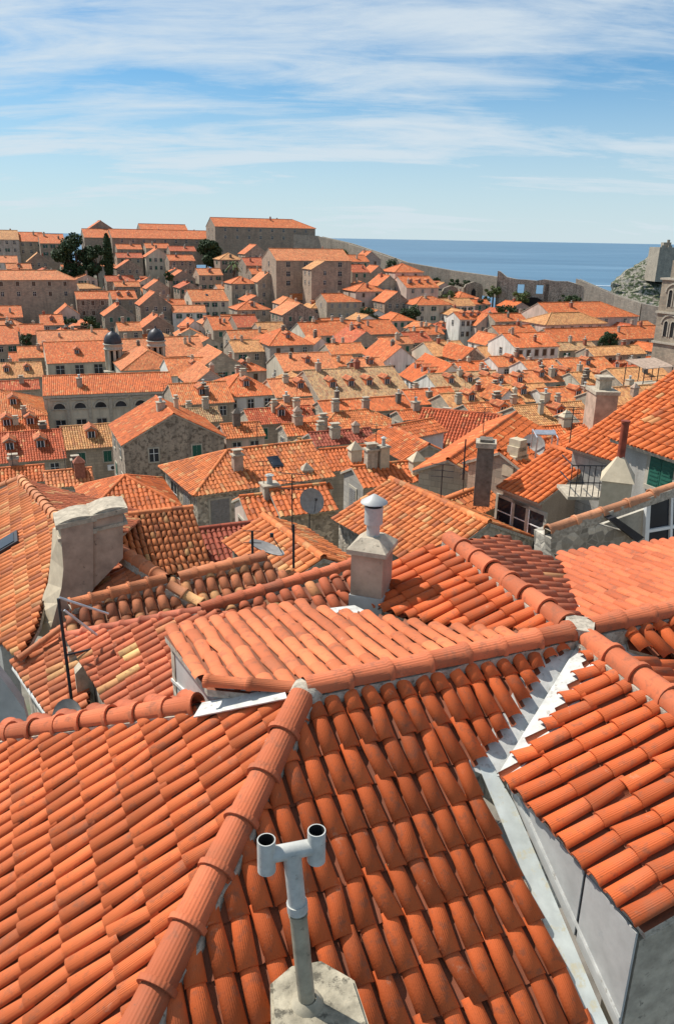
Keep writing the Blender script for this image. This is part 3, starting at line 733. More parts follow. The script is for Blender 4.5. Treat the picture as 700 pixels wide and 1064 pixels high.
# house with pale tiles and the party ridge
P2=PY(212,637,12.2);nA=sn(-114,25);bA=V(P2[0],P2[1],P2[2]-8)
la=empty('town_house',bA,'orange roof with three pale replacement tiles, beside the grey metal dormer cheek','house')
slope([(72,664),(140,650),(212,637),(260,640),(260,765),(125,765),(118,738),(96,700)],P2,nA,(.57,.155,.07,.06),parent=la,off=bA,s=.215,e=.38)
tm=MB();fr_=tiles(tm,[PP(x,y,P2,nA) for x,y in [(72,664),(140,650),(212,637),(260,640),(260,765),(125,765),(118,738),(96,700)]],0,.215,.38,0,1)
O_,d_,a_,n_,u0_,ss_=fr_
for (x,y) in ((137,676),(143,683),(135,699)):
    p=PP(x,y,P2,nA);uc=u0_+ss_*(math.floor(((p-O_)@a_-u0_)/ss_)+.5);vv=(p-O_)@d_;m=MB();th=np.linspace(0,math.pi,9)
    vs=np.concatenate([O_+a_*uc+d_*(vv+t)-0*n_+np.outer(-np.cos(th)*w_,a_)+np.outer(np.sin(th)*h_+l_,n_) for t,w_,h_,l_ in((-.2,.087,.076,.03),(.2,.097,.083,.042),(.2,.08,.064,.042))])
    m.add(vs,[[i*9+k,i*9+9+k,i*9+10+k,i*9+1+k] for i in(0,1) for k in range(8)],0,True,np.zeros((64,2))+.5);m.build('pale_tile',[M['tile']],la,bA,(.72,.42,.17,0.))
cap(PP(68,663,P2,nA),PP(212,636,P2,nA),.09,.45,.04,(.54,.15,.08,.05),la,bA)
nA2=sn(157,24);P3=PP(212,636,P2,nA)
cap(PP(366,589,P3,nA2*0+sn(157,8)),P3-ev*.05,.125,.42,.05,(.55,.14,.06,.05),la,bA)
slope([(212,640),(366,594),(372,606),(372,622),(345,636),(320,626),(205,654)],P3,sn(157,20),(.55,.14,.06,.12),parent=la,off=bA,s=.25,e=.38)
m=MB();q0=PP(78,672,P2,nA)-Z3*.18-azv(-113)*.25;q1=PP(122,745,P2,nA)-Z3*.18-azv(-113)*.25
vwall(q0,q1+azv(157)*2,28,-azv(-113)*.3,0,m);vwall(q0-azv(157)*.1,q0+azv(-113)*.3-azv(157)*.1-Z3*.3,28,azv(157)*.25,1,m)
vwall(P3-Z3*.25,PP(366,594,P3,sn(157,8))-Z3*.25,28,azv(-23)*.3,0,m)
m.build('wall',[M['rubble'],M['cement']],la,bA,WC['dark'])
# big left roof with the skylight
PW=K+nX*.35;bW=V(K[0]-5,K[1]+2,K[2]-8)
lw=empty('town_house',bW,'weathered orange and yellow hipped roof with a roof window behind the chimney wall','house')
nW=sn(-113,27)
slope([(22,499),(62,542),(58,565),(52,600),(40,650),(22,684),(0,664),(-70,615),(-70,535),(0,512)],PW,nW,(.60,.185,.06,.42),parent=lw,off=bW,s=.25,e=.38,h=.09)
a1=PP(22,499,PW,nW);a2=PP(62,542,PW,nW)
cap(a2,a1,.15,.5,.05,(.60,.24,.11,.2),lw,bW);cap(a1,PP(-70,535,PW,nW),.13,.5,.05,(.60,.24,.11,.2),lw,bW)
cap(PP(20,685,PW,nW),PP(64,652,PW,nW),.08,.45,.0,(.58,.20,.09,.3),lw,bW,bed=None)
bw=MB();tiles(bw,[a1,a2,a2+azv(67)*1.8-Z3*.8+azv(-23)*.6,a1+azv(67)*4.2-Z3*1.75],1,.25,.36,0,1)
bw.build('roof_slope',[M['tilem'],M['mortar']],lw,bW,(.44,.12,.05,.4))
m=MB();c_=PP(2,573,PW,nW)+nW*.1;m.box(c_,(.9,1.2,.16),azv(-23),0,nW);m.box(c_+nW*.09,(.72,1.0,.03),azv(-23),1,nW);m.build('skylight',[M['iron'],M['glass']],lw,bW)
m=MB();m.prism([PP(0,664,PW,nW)-Z3*.2,PP(-70,615,PW,nW)-Z3*.2,PP(-70,615,PW,nW)*V(1,1,0)+V(0,0,27),PP(0,664,PW,nW)*V(1,1,0)+V(0,0,27)],azv(67)*.3,0);m.build('wall',[M['plaster']],lw,bW,WC['grey'])
GPTS.append((K[0],K[1],K[2]-9));GPTS.append((K[0]-5,K[1],K[2]-9))
# chimney wall with the curved buttress
Bq=PP(64,640,K,nX);Tq=None
def vplane(x,y,p,aa): return PP(x,y,p,azv(aa))
prof=[(127,572),(127,533),(98,540),(63,549),(62,600),(57,632),(43,660),(38,672),(60,655)]
pts=[vplane(x,y,Bq,157) for x,y in prof]
m=MB();bk_=azv(-23)*.75
# body as a prism, its cap and moulding as proud slabs
m.prism([vplane(x,y,Bq,157) for x,y in ((128,580),(128,533),(97,539),(97,612))],bk_,1)
fe=[(63,549),(66,590),(64,610),(60,626),(55,645),(50,662)];be=[(55,549),(53,580),(50,606),(42,626),(31,643),(20,656)]
fp=[vplane(x,y,Bq,157)+azv(157)*.05 for x,y in fe];bp_=[vplane(x,y,Bq+bk_,157) for x,y in be]
m.poly([vplane(97,612,Bq,157)+azv(157)*.05,vplane(97,541,Bq,157)+azv(157)*.05]+fp+[vplane(66,652,Bq,157)+azv(157)*.05],1)
for i in range(5): m.poly([fp[i],fp[i+1],bp_[i+1],bp_[i]],0)  # sunlit side painted paler beige, shaded faces browner: light put into the colours
m.poly([fp[0],bp_[0],vplane(97,541,Bq,157)+bk_,vplane(97,541,Bq,157)],0);m.poly(bp_+[vplane(97,612,Bq,157)+bk_,vplane(97,541,Bq,157)+bk_],1)
for (xa,ya,xb,yb) in ((62,548,97,540),(98,538,129,531)):
    p,q=vplane(xa,ya,Bq,157),vplane(xb,yb,Bq,157);mid=(p+q)/2+bk_/2;p=p-(q-p)*.04;q=q+(q-p)*.04
    L_=np.linalg.norm(q-p);m.box(mid+V(0,0,.03),(L_+.10,.90,.11),q-p,2);m.box(mid+V(0,0,-.28),(L_+.06,.85,.07),q-p,2)
    m.prism([p+(q-p)*t+V(0,0,.09+.07*math.sin(math.pi*t))+bk_*-.05 for t in(0,.2,.4,.6,.8,1)],bk_*1.1,2)
bc=V(Bq[0],Bq[1],Bq[2]-.5)
cwo=m.build('chimney_wall',[M['beige'],M['chim'],M['cement']],None,bc);tag(cwo,'tall double chimney wall of stained render with a curved buttress on its left side','chimney')
# aerial
at=PY(78,748,12.);ab=at
m=MB();tp=PY(65,622,12.);tp=V(at[0]-.05,at[1],tp[2]);m.tube([ab-Z3*.8,tp],.03,6,0)
m.build('mast',[M['iron']],(ant:=empty('television_aerial',ab-Z3*.8,'thin dark aerial mast with two pale crossbars standing in front of the lower left roofs','aerial')),ab-Z3*.8)
m=MB();m.tube([PP(62,621,tp,azv(157)),PP(113,638,tp,azv(157))],.022,6,0);m.tube([PP(67,634,tp,azv(157)),PP(101,660,tp,azv(157))],.022,6,0);m.build('crossbar',[M['alu']],ant,ab-Z3*.8)
m=MB();m.tube([tp-Z3*1.1,tp-Z3*1.1+azv(60)*.5],.02,6,0);m.build('bracket',[M['iron']],ant,ab-Z3*.8)
def dish(px,py,Y,r,face,label,pole=.8):
    c=PY(px,py,Y);o=unit(azv(face)*.9+Z3*(.45 if face!=70 else 2.2));a=unit(np.cross(o,Z3));b=np.cross(a,o);root=empty('satellite_dish',c-Z3*pole,label,'satellite dish')
    m=MB();n=18;t=np.arange(n)*2*math.pi/n
    rings=[(0.02,0),(.5,.05),(1.,.2)];vs=np.concatenate([c+o*d*r+(np.outer(np.cos(t),a)+np.outer(np.sin(t),b))*q*r for q,d in rings])
    m.add(vs,[[k*n+i,k*n+(i+1)%n,(k+1)*n+(i+1)%n,(k+1)*n+i] for k in range(2) for i in range(n)],0,True);m.add(vs-o*.02,[[k*n+i,(k+1)*n+i,(k+1)*n+(i+1)%n,k*n+(i+1)%n] for k in range(2) for i in range(n)],0,True)
    m.build('bowl',[M['greydish']],root,c-Z3*pole)
    m=MB();m.tube([c-o*.02,c-o*.15,c-o*.15-Z3*pole],.03,6,0);m.build('pole',[M['iron']],root,c-Z3*pole)
    m=MB();m.tube([c-b*r*.9+o*.15*r,c+o*r*.9],.015,5,0);m.box(c+o*r*.9,(.09,.09,.12),a,0);m.build('arm',[M['iron']],root,c-Z3*pole)
M['greydish']=mat_simple('dish_grey',(.30,.28,.26),.6,.2)
dish(72,744,11.5,.30,200,'small grey satellite dish half hidden behind the front ridge by the aerial mast')
dish(276,572,21,.55,70,'grey satellite dish lying low on the striped roof behind the front ridges')
dish(323,521,34.5,.62,150,'round weathered satellite dish above the rubble gable',1.4)
dish(553,465,34,.6,215,'pale satellite dish beside the stepped chimney and pale metal frame',1.)
# grey parapet at lower left edge
p0=PY(4,705,11.);m=MB();pp=[PY(x,y,11.) for x,y in ((-30,690),(-2,700),(12,718),(26,738),(32,760),(30,800),(-30,800))]
m.prism(pp,azv(-23)*.4,0);tag(m.build('parapet_wall',[M['zinc']],None,p0-Z3*2),'pale grey sloping parapet at the left edge below the gutter','wall')

# ================================================================== MID GROUND, MEASURED
def box_thing(name,label,cat,base,parts):
    r=empty(name,base,label,cat)
    for nm,mb,mt in parts: mb.build(nm,mt,r,base)
    return r
RH((407,499),(506,543),(341,538),27,side=-1,roof='mixed',wall='stone',wallmat='rubble',chim=0,lod=1,s=.27,hint='with pale ridge caps, behind the chimney with the metal cowl')
RH((236,469),(322,459),(262,508),48,side=1,hip='L',roof='mixed',wall='stone',wallmat='rubble',wf=(1,4),wl=(1,2),shut='grey',chim=1,sky=1,lod=1,hs=10,s=.26,wsz=(1.2,1.9),hint='long, above a rubble wall')
A(95,184,495,532,Y=42,hip='B',roof='orange',chim=0,hint='pyramid shaped, between the big gable and the front roofs')
A(128,218,534,596,Y=23,a=67,roof='pink',wall='grey',chim=0,lod=0,s=.185,e=.33,over=.2,wl=None,hint='with thick ridge and deep tile rows right of the chimney wall')
A(206,300,548,600,Y=26,a=67,roof='dark',chim=0,lod=1,s=.2,e=.3,hint='of fine dark red tiles with a small white vent')
RH((275,538),(334,580),(248,578),21.5,side=-1,roof='mixed',chim=0,lod=1,s=.30,hint='striped, with pale ridge and thin pole')
A(270,300,522,538,Y=37,roof='orange',wall='pinkw',chim=1,wf=(1,1),wl=(1,1),hint='small, left of the weathered dish')
A(294,350,507,534,Y=37,roof='orange',wall='stone',wallmat='rubble',chim=0,wf=None,hint='low, above a rubble gable below the weathered dish')
A(306,345,501,511,Y=47,roof='orange',chim=1,hint='small, under the stone house corner')
A(392,470,481,501,Y=44,roof='fresh',wall='white',chim=1,hint='with white gable wall behind the pale ridge')
RH((455,524),(517,500),(500,527),31,side=1,roof='mixed',chim=0,hint='small, behind the pale ridge')
RH((575,466),(617,479),(519,508),29.5,side=-1,roof='fresh',wall='brown',wallmat='plaster',chim=0,wl=(1,2),wsz=(1.6,1.5),shut='none',lod=1,s=.25,hint='with glazed veranda under the eave')
RH((630,431),(668,445),(576,474),34,side=-1,roof='fresh',wall='stone',chim=0,lod=1,s=.25,hint='below the massive square chimney')
RH((722,372),(800,384),(619,475),30,side=-1,roof='fresh',wall='grey',chim=0,lod=1,s=.25,hs=10,hint='large, steep at the right edge')
RH((466,478),(535,430),(505,498),36,side=1,roof='fresh',chim=0,lod=1,s=.26,hint='steep, behind the tall dark chimney')
RH((520,470),(575,455),(470,530),33,side=1,roof='fresh',chim=0,lod=1,s=.26,hint='under the stepped chimney')
RH((440,425),(520,432),(470,462),62,side=1,roof='red',chim=1,lod=1,hint='broad red, behind the white cube house')
A(424,464,440,453,Y=57,a=50,roof='orange',wall='white',wf=None,wl=(1,2),chim=0,shut='none',hint='like a cube, among red roofs')
G(418,470,462,476,Y=52,ln=6,roof='orange',chim=0,hint='low wing beside the white cube')
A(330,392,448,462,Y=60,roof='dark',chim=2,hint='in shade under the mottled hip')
A(345,395,466,488,Y=50,roof='orange',chim=1)
A(335,420,427,447,Y=84,hip='B',roof='mixed',chim=2)
A(340,437,414,428,Y=100,roof='orange',chim=2)
A(420,455,426,436,Y=80,roof='orange',chim=1)
A(380,430,492,505,Y=40,roof='orange',chim=2,wall='grey')
# green shuttered house at the right edge
Pg=PY(664,470,22.)+azv(67)*2.+azv(157)*.95;plan(Pg[0],Pg[1],Pg[2]+.3,ra=-23,L=3.6,W=4.,pitch=22,gz=Pg[2]-8,roof='fresh',wall='grey',wallmat='plaster',chim=0,wf=None,shut='green',wsz=(.9,.95),wtop=.16,hint='with green shutters at the right edge',lod=1,wl=(1,1))
# rubble gable with tiled coping, wall with the white window
bG=PY(640,560,13.5);r_=empty('rubble_house',V(bG[0],bG[1],32),'plastered house with rubble gable, tiled coping and white framed window, right edge','house')
G0=bG.copy();aw=157
def gp(x,y): return PP(x,y,G0,azv(aw))
m=MB();m.prism([gp(x,y) for x,y in ((572,560),(617,544),(658,555),(652,577),(640,640),(572,640))],azv(-23)*.5,0);m.build('gable_wall',[M['rubble']],r_,V(bG[0],bG[1],32),(.42,.38,.31,1))
m=MB();m.prism([gp(x,y)-azv(157)*.25 for x,y in ((600,562),(700,526),(780,497),(780,640),(600,640))],azv(-23)*.5,0);m.build('wall',[M['plaster']],r_,V(bG[0],bG[1],32),(.50,.46,.38,1))
cap(gp(572,554)-azv(157)*.1,gp(704,508)-azv(157)*.1,.10,.55,.0,(.60,.26,.13,.3),r_,V(bG[0],bG[1],32))
m=MB();c0_,c1_=gp(630,540),gp(662,560)
m.prism([gp(627,537),gp(634,535),gp(664,556),gp(657,561)],azv(157)*.12,0);m.build('drain_cover',[M['iron']],r_,V(bG[0],bG[1],32))
m=MB();x0,y0,x1,y1=684,516,720,600
def wp(x,y): return gp(x,y)+azv(157)*(-.25)
a_,b_,c_,d_=wp(683,522),wp(730,507),wp(730,600),wp(678,600)
fm=MB()
for p,q in((a_,b_),(a_,d_),(d_,c_)):
    fm.prism([p,q,q+unit(np.cross(q-p,azv(157)))*.10,p+unit(np.cross(q-p,azv(157)))*.10],azv(157)*.08,0)
mid=(a_*.55+b_*.45);mid2=(d_*.55+c_*.45);fm.prism([mid,mid2,mid2+azv(67)*.06,mid+azv(67)*.06],azv(157)*.07,0);k1=a_*.6+d_*.4;k2=b_*.6+c_*.4;fm.prism([k1,k2,k2-Z3*.06,k1-Z3*.06],azv(157)*.068,0)
fo=fm.build('window',[M['white']],r_,V(bG[0],bG[1],32));m=MB();m.prism([a_,b_,c_,d_],azv(157)*.02,0);m.build('pane',[M['glass']],fo,V(bG[0],bG[1],32))
# beige hooded chimney with red flue
cb_=PY(638,519,19.5);m=MB();aa=azv(20);m.box(cb_-Z3*1.,(.85,.75,3.2),aa,0);t=cb_+Z3*.6;ay=np.cross(Z3,aa)
q=[t-aa*.47-ay*.42,t+aa*.47-ay*.42,t+aa*.47+ay*.42,t-aa*.47+ay*.42];k=t+Z3*.62
for i in range(4):m.poly([q[i],q[(i+1)%4],k+(q[(i+1)%4]-t)*.12,k+(q[i]-t)*.12],0)
m.poly([k+(x-t)*.12 for x in q],0);m.poly(q[::-1],0)
f2=MB();f2.cyl(k-Z3*.2,k+Z3*.85,.10,n=12);f2.cyl(k+Z3*.85,k+Z3*.9,.12,n=12)
box_thing('chimney','beige pyramid hooded chimney with a rusty red flue pipe','chimney',cb_-Z3*2.6,[('stack',m,[M['beige']]),('flue',f2,[M['rust']])])
def chimney_thing(px,py,Y,w,h,kind,label,mats=('chim','cement','zinc'),ax=azv(20)):
    c=PY(px,py,Y);m=chimney_mesh(c,kind,ax,w,h);o=m.build('chimney',[M[x] for x in mats],None,c);tag(o,label,'chimney');return o
chimney_thing(502,497,35,.95,1.75,'box','tall dark square chimney with a slab cap among steep red roofs',('old_','cement','zinc')) if 0 else None
m=MB();c=PY(502,494,30.);aa=azv(10);m.box(c+Z3*.05,(.72,.65,2.5),aa,0);m.box(c+Z3*1.32,(.86,.8,.2),aa,1);m.box(c+Z3*1.47,(.6,.5,.12),aa,0);tag(m.build('chimney',[M['darkst'] if 'darkst' in M else M['mortar'],M['cement']],None,c),'tall dark square chimney with a slab cap among steep red roofs','chimney')
m=MB();c=PY(622,434,36);m.box(c+Z3*.2,(1.5,1.0,2.0),azv(0),0);m.box(c+Z3*1.28,(1.62,1.12,.16),azv(0),1);m.box(c+Z3*1.6,(.6,.55,.5),azv(0),1);m.box(c+Z3*1.9,(.75,.7,.12),azv(0),1);tag(m.build('chimney',[M['chim'],M['cement']],None,c),'massive brown square chimney with a smaller stone top, above the bright roof right of centre','chimney')
m=MB();c=PY(535,487,33);aa=azv(50);ay=np.cross(Z3,aa)
for i,(w_,z_) in enumerate(((1.1,0.),(.9,.4),(.65,.8),(.45,1.1))): m.box(c+Z3*(z_),(w_,.6,.5),aa,0)
tag(m.build('chimney',[M['beige']],None,c),'stepped sandy stone chimney beside the pale satellite dish','chimney')
m=MB();c=PY(557,463,33)
for dx in(0,.9):
    m.tube([c+V(dx,0,-.6),c+V(dx,0,.35),c+V(dx,.9,.5),c+V(dx,.9,-.3)],.035,6,0)
m.box(c+V(.45,.45,.48),(.9,.35,.05),V(1,0,0),0,unit(V(0,-.4,1)));tag(m.build('roof_frame',[M['alu']],None,c-Z3*.6),'pale metal frame standing on the roof beside the pale satellite dish','frame')
# balcony rail and white landing
c=PY(609,516,23.);m=MB();
for i in range(7): m.tube([c+V(i*.18-.55,0,0),c+V(i*.18-.55,0,1.)],.015,5,0)
for z in(.45,1.): m.tube([c+V(-.55,0,z),c+V(.55,0,z)],.02,5,0);m.tube([c+V(-.55,0,z),c+V(-.55,1.2,z)],.02,5,0)
fl=MB();fl.box(c+V(0.,.6,-.05),(1.2,1.3,.1),V(1,0,0),0);box_thing('balcony','small pale balcony with thin railing beside the glazed veranda','balcony',c-Z3*.1,[('railing',m,[M['iron']]),('floor',fl,[M['cement']])])
for (px,py,Y,h,lab) in((263,600,20,1.4,'thin dark pole with crossbars on the striped roof left of its ridge'),(305,580,20,1.0,'short dark post near the pale ridge of the striped roof'),(420,560,60,1,'') ,(481,492,34,1.6,'slim mast right of the white gable house')):
    if not lab: continue
    c=PY(px,py,Y);m=MB();m.tube([c-Z3*.3,c+Z3*h],.035,6,0)
    if 'crossbars' in lab:
        for z in(.6,.9,1.2):m.tube([c+Z3*h*z/1.2-V(.25,0,0),c+Z3*h*z/1.2+V(.25,0,0)],.012,5,0)
    tag(m.build('pole',[M['iron']],None,c-Z3*.3),lab,'pole')
# ================================================================== MIDDLE AND FAR HOUSES
# left middle
G(127,237,430,459,Y=72,ln=9,roof='orange',wall='brown',wf=(1,2),wl=(2,2),shut='green',chim=2,hs=12,over=.2)
A(-12,70,449,480,Y=80,roof='red',wall='stone',dorm=2,chim=1,wf=(1,4),hs=11)
A(68,128,442,466,Y=84,roof='tan',wall='stone',dorm=1,chim=0,wf=(1,2),hs=11)
A(-8,48,486,503,Y=56,roof='orange',chim=1)
A(50,98,489,506,Y=54,roof='pink',chim=2)
A(-16,48,404,433,Y=104,hip='R',roof='mixed',wall='grey',chim=1,dorm=1)
A(-10,52,434,449,Y=92,roof='orange',wall='cream',dorm=2,chim=2)
A(-8,46,377,393,Y=148,roof='tan',wall='stone',chim=1,dorm=2)
A(-10,42,396,406,Y=122,roof='red',chim=1)
A(184,244,398,420,Y=104,roof='mixed',wall='stone',dorm=1,chim=2,wf=(1,3))
A(232,290,388,412,Y=110,hip='B',roof='orange',wall='white',wl=(1,3),dorm=1,chim=2)
A(288,346,393,412,Y=112,roof='pink',wall='cream',dorm=1,chim=1)
A(178,232,425,440,Y=92,roof='aged',chim=2)
A(236,276,440,455,Y=78,roof='mixed',wall='pinkw',chim=1,wf=(1,2))
A(262,330,424,440,Y=88,roof='red',chim=2,dorm=1)
A(300,350,440,452,Y=72,roof='orange',wall='stone',wallmat='rubble',chim=3)
A(287,330,416,426,Y=100,roof='pink',chim=1)
A(318,352,455,470,Y=66,roof='tan',chim=1)
# central band
A(281,326,341,359,Y=168,hip='B',roof='orange',wall='grey',wf=(3,3),wl=(3,2),dorm=1,chim=1,hs=13)
A(296,352,367,385,Y=140,roof='pink',wall='cream',wf=(2,3),dorm=1,chim=1)
A(41,116,343,357,Y=190,roof='pink',wall='stone',chim=3)
A(50,115,355,377,Y=158,roof='orange',wall='cream',wf=(1,3),dorm=1,chim=0,wsz=(1.6,1.9),shut='none')
G(205,258,366,384,Y=142,ln=11,roof='pink',wall='stone',wf=(1,3))
A(172,215,350,370,Y=170,roof='pink',wall='stone',chim=2)
A(178,232,372,390,Y=140,roof='mixed',wall='white',dorm=1,chim=1)
A(244,276,354,366,Y=168,roof='tan',chim=2)
A(240,282,343,352,Y=186,roof='mixed',wall='stone',chim=1)
G(191,214,327,342,Y=215,ln=9,roof='orange',wall='white')
A(222,250,329,343,Y=208,roof='orange',wall='stone',chim=2)
A(247,271,328,340,Y=206,roof='red',wall='dark',wf=(1,2))
A(247,281,313,322,Y=240,hip='B',roof='orange',wall='stone',dorm=1)
G(293,331,315,327,Y=228,ln=11,roof='pink',wall='brown',shut='green')
A(272,300,335,347,Y=200,roof='tan',wall='stone')
G(322,346,350,361,Y=174,ln=8,roof='mixed',wall='white')
A(318,350,335,349,Y=186,roof='orange',wall='cream',chim=2)
G(198,240,384,400,Y=122,ln=9,roof='pink',wall='grey')
A(345,382,357,368,Y=165,roof='mixed',chim=2)
A(338,416,333,348,Y=198,roof='orange',wall='stone',chim=3,dorm=1)
G(362,398,344,358,Y=178,ln=11,roof='red',wall='stone')
A(345,372,370,381,Y=146,roof='mixed',wall='white',chim=1)
A(335,430,383,414,Y=112,roof='aged',wall='stone',dorm=4,chim=3,wf=(1,5))
A(458,530,387,405,Y=122,roof='aged',wall='white',dorm=3,chim=2)
G(396,436,358,377,Y=152,ln=14,a=-14,roof='orange',wall='white',wl=(2,5),chim=2)
G(440,496,378,402,Y=128,ln=13,a=-14,roof='fresh',wall='white',wl=(2,5),dorm=3,chim=2)
A(425,450,345,356,Y=190,roof='red',wall='dark',chim=2)
A(430,462,340,348,Y=206,roof='orange',chim=3)
A(452,490,355,370,Y=168,roof='tan',wall='cream',chim=2)
G(477,505,362,374,Y=162,ln=10,roof='orange',wall='brown')
A(482,512,376,388,Y=146,roof='fresh',chim=1)
G(504,526,345,358,Y=188,ln=8,roof='orange',wall='white')
A(505,540,360,371,Y=166,roof='tan',wall='stone',dorm=1)
A(398,430,350,358,Y=180,roof='pink',chim=2)
A(376,402,372,384,Y=140,roof='pink',chim=1,dorm=1)
# right band
A(536,581,346,361,Y=160,roof='orange',wall='white',wf=(1,5),shut='brown',chim=3,hs=8)
A(568,631,325,337,Y=203,hip='B',roof='tan',wall='pinkw',wf=(1,6),chim=0)
A(577,664,310,330,Y=222,hip='R',roof='orange',wall='pinkw',wf=(1,4),chim=1)
A(580,700,340,353,Y=190,roof='orange',wall='stone',chim=2)
A(618,672,360,369,Y=160,roof='tan',wall='stone',chim=1)
A(582,622,356,364,Y=168,roof='aged',wall='stone',chim=3)
A(518,552,370,381,Y=148,roof='mixed',wall='white',dorm=1,chim=2)
A(552,592,374,386,Y=142,roof='mixed',wall='white',chim=2)
A(592,640,372,385,Y=144,roof='mixed',chim=2,dorm=1)
A(556,606,384,397,Y=128,roof='pink',wall='grey',dorm=3,chim=2)
A(606,655,386,400,Y=126,roof='tan',wall='cream',dorm=1,chim=2)
A(650,705,382,400,Y=124,roof='tan',wall='stone',chim=1)
A(510,560,390,404,Y=122,roof='mixed',wall='white',dorm=2,chim=1)
A(520,580,400,418,Y=105,roof='tan',dorm=1,chim=2)
A(575,640,402,420,Y=104,roof='mixed',wall='white',dorm=1,chim=2)
A(640,705,402,422,Y=98,roof='tan',wall='stone',chim=2,wf=(1,3))
A(500,560,418,440,Y=84,roof='mixed',dorm=1,chim=2)
A(555,625,420,444,Y=80,roof='tan',dorm=1,chim=3)
A(610,672,424,442,Y=78,roof='mixed',chim=2)
A(470,520,408,424,Y=100,roof='tan',dorm=1,chim=2)
A(540,620,444,458,Y=62,roof='fresh',chim=1)
A(660,705,440,455,Y=60,roof='mixed',chim=1)
A(430,480,404,420,Y=104,roof='orange',chim=2)
G(515,540,404,416,Y=100,ln=7,roof='mixed',wall='white')
# upper bands: y 300-345
A(340,375,305,314,Y=245,hip='R',roof='orange',wall='stone')
A(-6,24,318,330,Y=222,roof='orange',wall='dark',chim=2)
A(-6,20,338,358,Y=186,roof='orange',wall='stone')
A(22,47,337,348,Y=200,roof='orange',wall='dark',chim=1)
A(43,67,327,338,Y=218,roof='orange',wall='grey',dorm=1)
G(58,84,317,327,Y=228,ln=8,roof='orange',wall='pinkw')
G(108,141,317,328,Y=230,ln=9,roof='orange',wall='dark',chim=2)
G(148,182,328,340,Y=215,ln=9,roof='orange',wall='dark',chim=2)
G(145,179,303,317,Y=240,ln=9,roof='orange',wall='dark',wf=(3,3),chim=1,hs=13)
A(117,143,302,311,Y=250,roof='orange',wall='stone',dorm=2)
A(124,148,335,344,Y=205,roof='mixed',wall='stone')
A(20,60,360,372,Y=165,roof='mixed',chim=2)
A(128,176,352,364,Y=172,roof='pink',wall='stone',chim=2)
A(200,238,301,313,Y=250,roof='mixed',wall='cream',dorm=0,sky=1)
A(207,232,279,286,Y=288,roof='pink',wall='stone',dorm=1)
A(241,267,287,295,Y=268,hip='B',roof='orange',wall='stone',chim=1)
G(267,291,283,293,Y=268,ln=9,roof='pink',wall='stone',wf=(3,2))
A(229,253,263,270,Y=300,hip='B',roof='tan',wall='dark')
G(254,279,254,264,Y=308,ln=9,roof='orange',wall='stone')
A(256,285,268,276,Y=290,roof='red',wall='dark',chim=2)
A(262,288,279,285,Y=280,roof='orange',wall='dark')
A(122,148,254,259,Y=330,roof='orange',wall='dark')
A(122,149,263,268,Y=315,roof='red',wall='stone')
G(121,149,270,279,Y=300,ln=8,roof='orange',wall='brown')
A(120,146,293,298,Y=268,roof='mixed',wall='dark')
A(152,177,253,258,Y=330,roof='orange',wall='stone')
G(151,178,258,267,Y=316,ln=8,roof='orange',wall='cream',wf=(2,4))
A(177,204,256,261,Y=325,roof='red',wall='dark')
A(176,203,265,271,Y=308,roof='orange',wall='brown')
G(176,204,281,290,Y=285,ln=8,roof='orange',wall='dark',wf=(2,3))
G(152,178,291,300,Y=262,ln=8,roof='orange',wall='stone')
G(28,53,262,272,Y=310,ln=8,roof='tan',wall='dark')
A(-6,19,266,273,Y=312,roof='pink',wall='white')
A(42,68,241,253,Y=328,roof='orange',wall='dark',chim=2)
A(18,46,240,251,Y=335,roof='orange',wall='stone',chim=2)
A(-6,20,239,249,Y=330,roof='tan',wall='grey',chim=1)
A(-6,30,288,296,Y=262,roof='mixed',wall='stone') if 0 else None
A(80,113,303,311,Y=238,roof='orange',wall='brown',chim=0)
# south right hill
G(375,396,261,270,Y=306,ln=8,roof='orange',wall='grey')
A(362,384,265,272,Y=300,roof='orange',wall='stone')
A(366,384,275,283,Y=285,roof='red',wall='stone')
G(382,404,276,286,Y=288,ln=8,roof='orange',wall='stone')
G(392,417,286,297,Y=272,ln=9,roof='orange',wall='stone')
A(370,400,294,303,Y=258,hip='B',roof='orange',wall='pinkw',wf=(2,2))
A(411,440,274,283,Y=283,hip='B',roof='orange',wall='pinkw',wf=(2,2))
A(423,456,287,299,Y=268,roof='orange',wall='pinkw',dorm=3,wf=(2,3))
G(399,426,303,314,Y=250,ln=9,roof='orange',wall='brown')
A(432,470,308,317,Y=247,hip='B',roof='orange',wall='cream',wf=(3,3),hs=13)
A(464,494,310,318,Y=252,roof='tan',wall='white')
A(478,506,324,332,Y=225,roof='orange',wall='white',wf=(2,5),dorm=3)
G(494,520,325,338,Y=224,ln=9,roof='orange',wall='pinkw')
A(520,560,338,348,Y=198,roof='orange',wall='stone',chim=2)
A(515,548,326,334,Y=222,roof='orange',wall='stone')
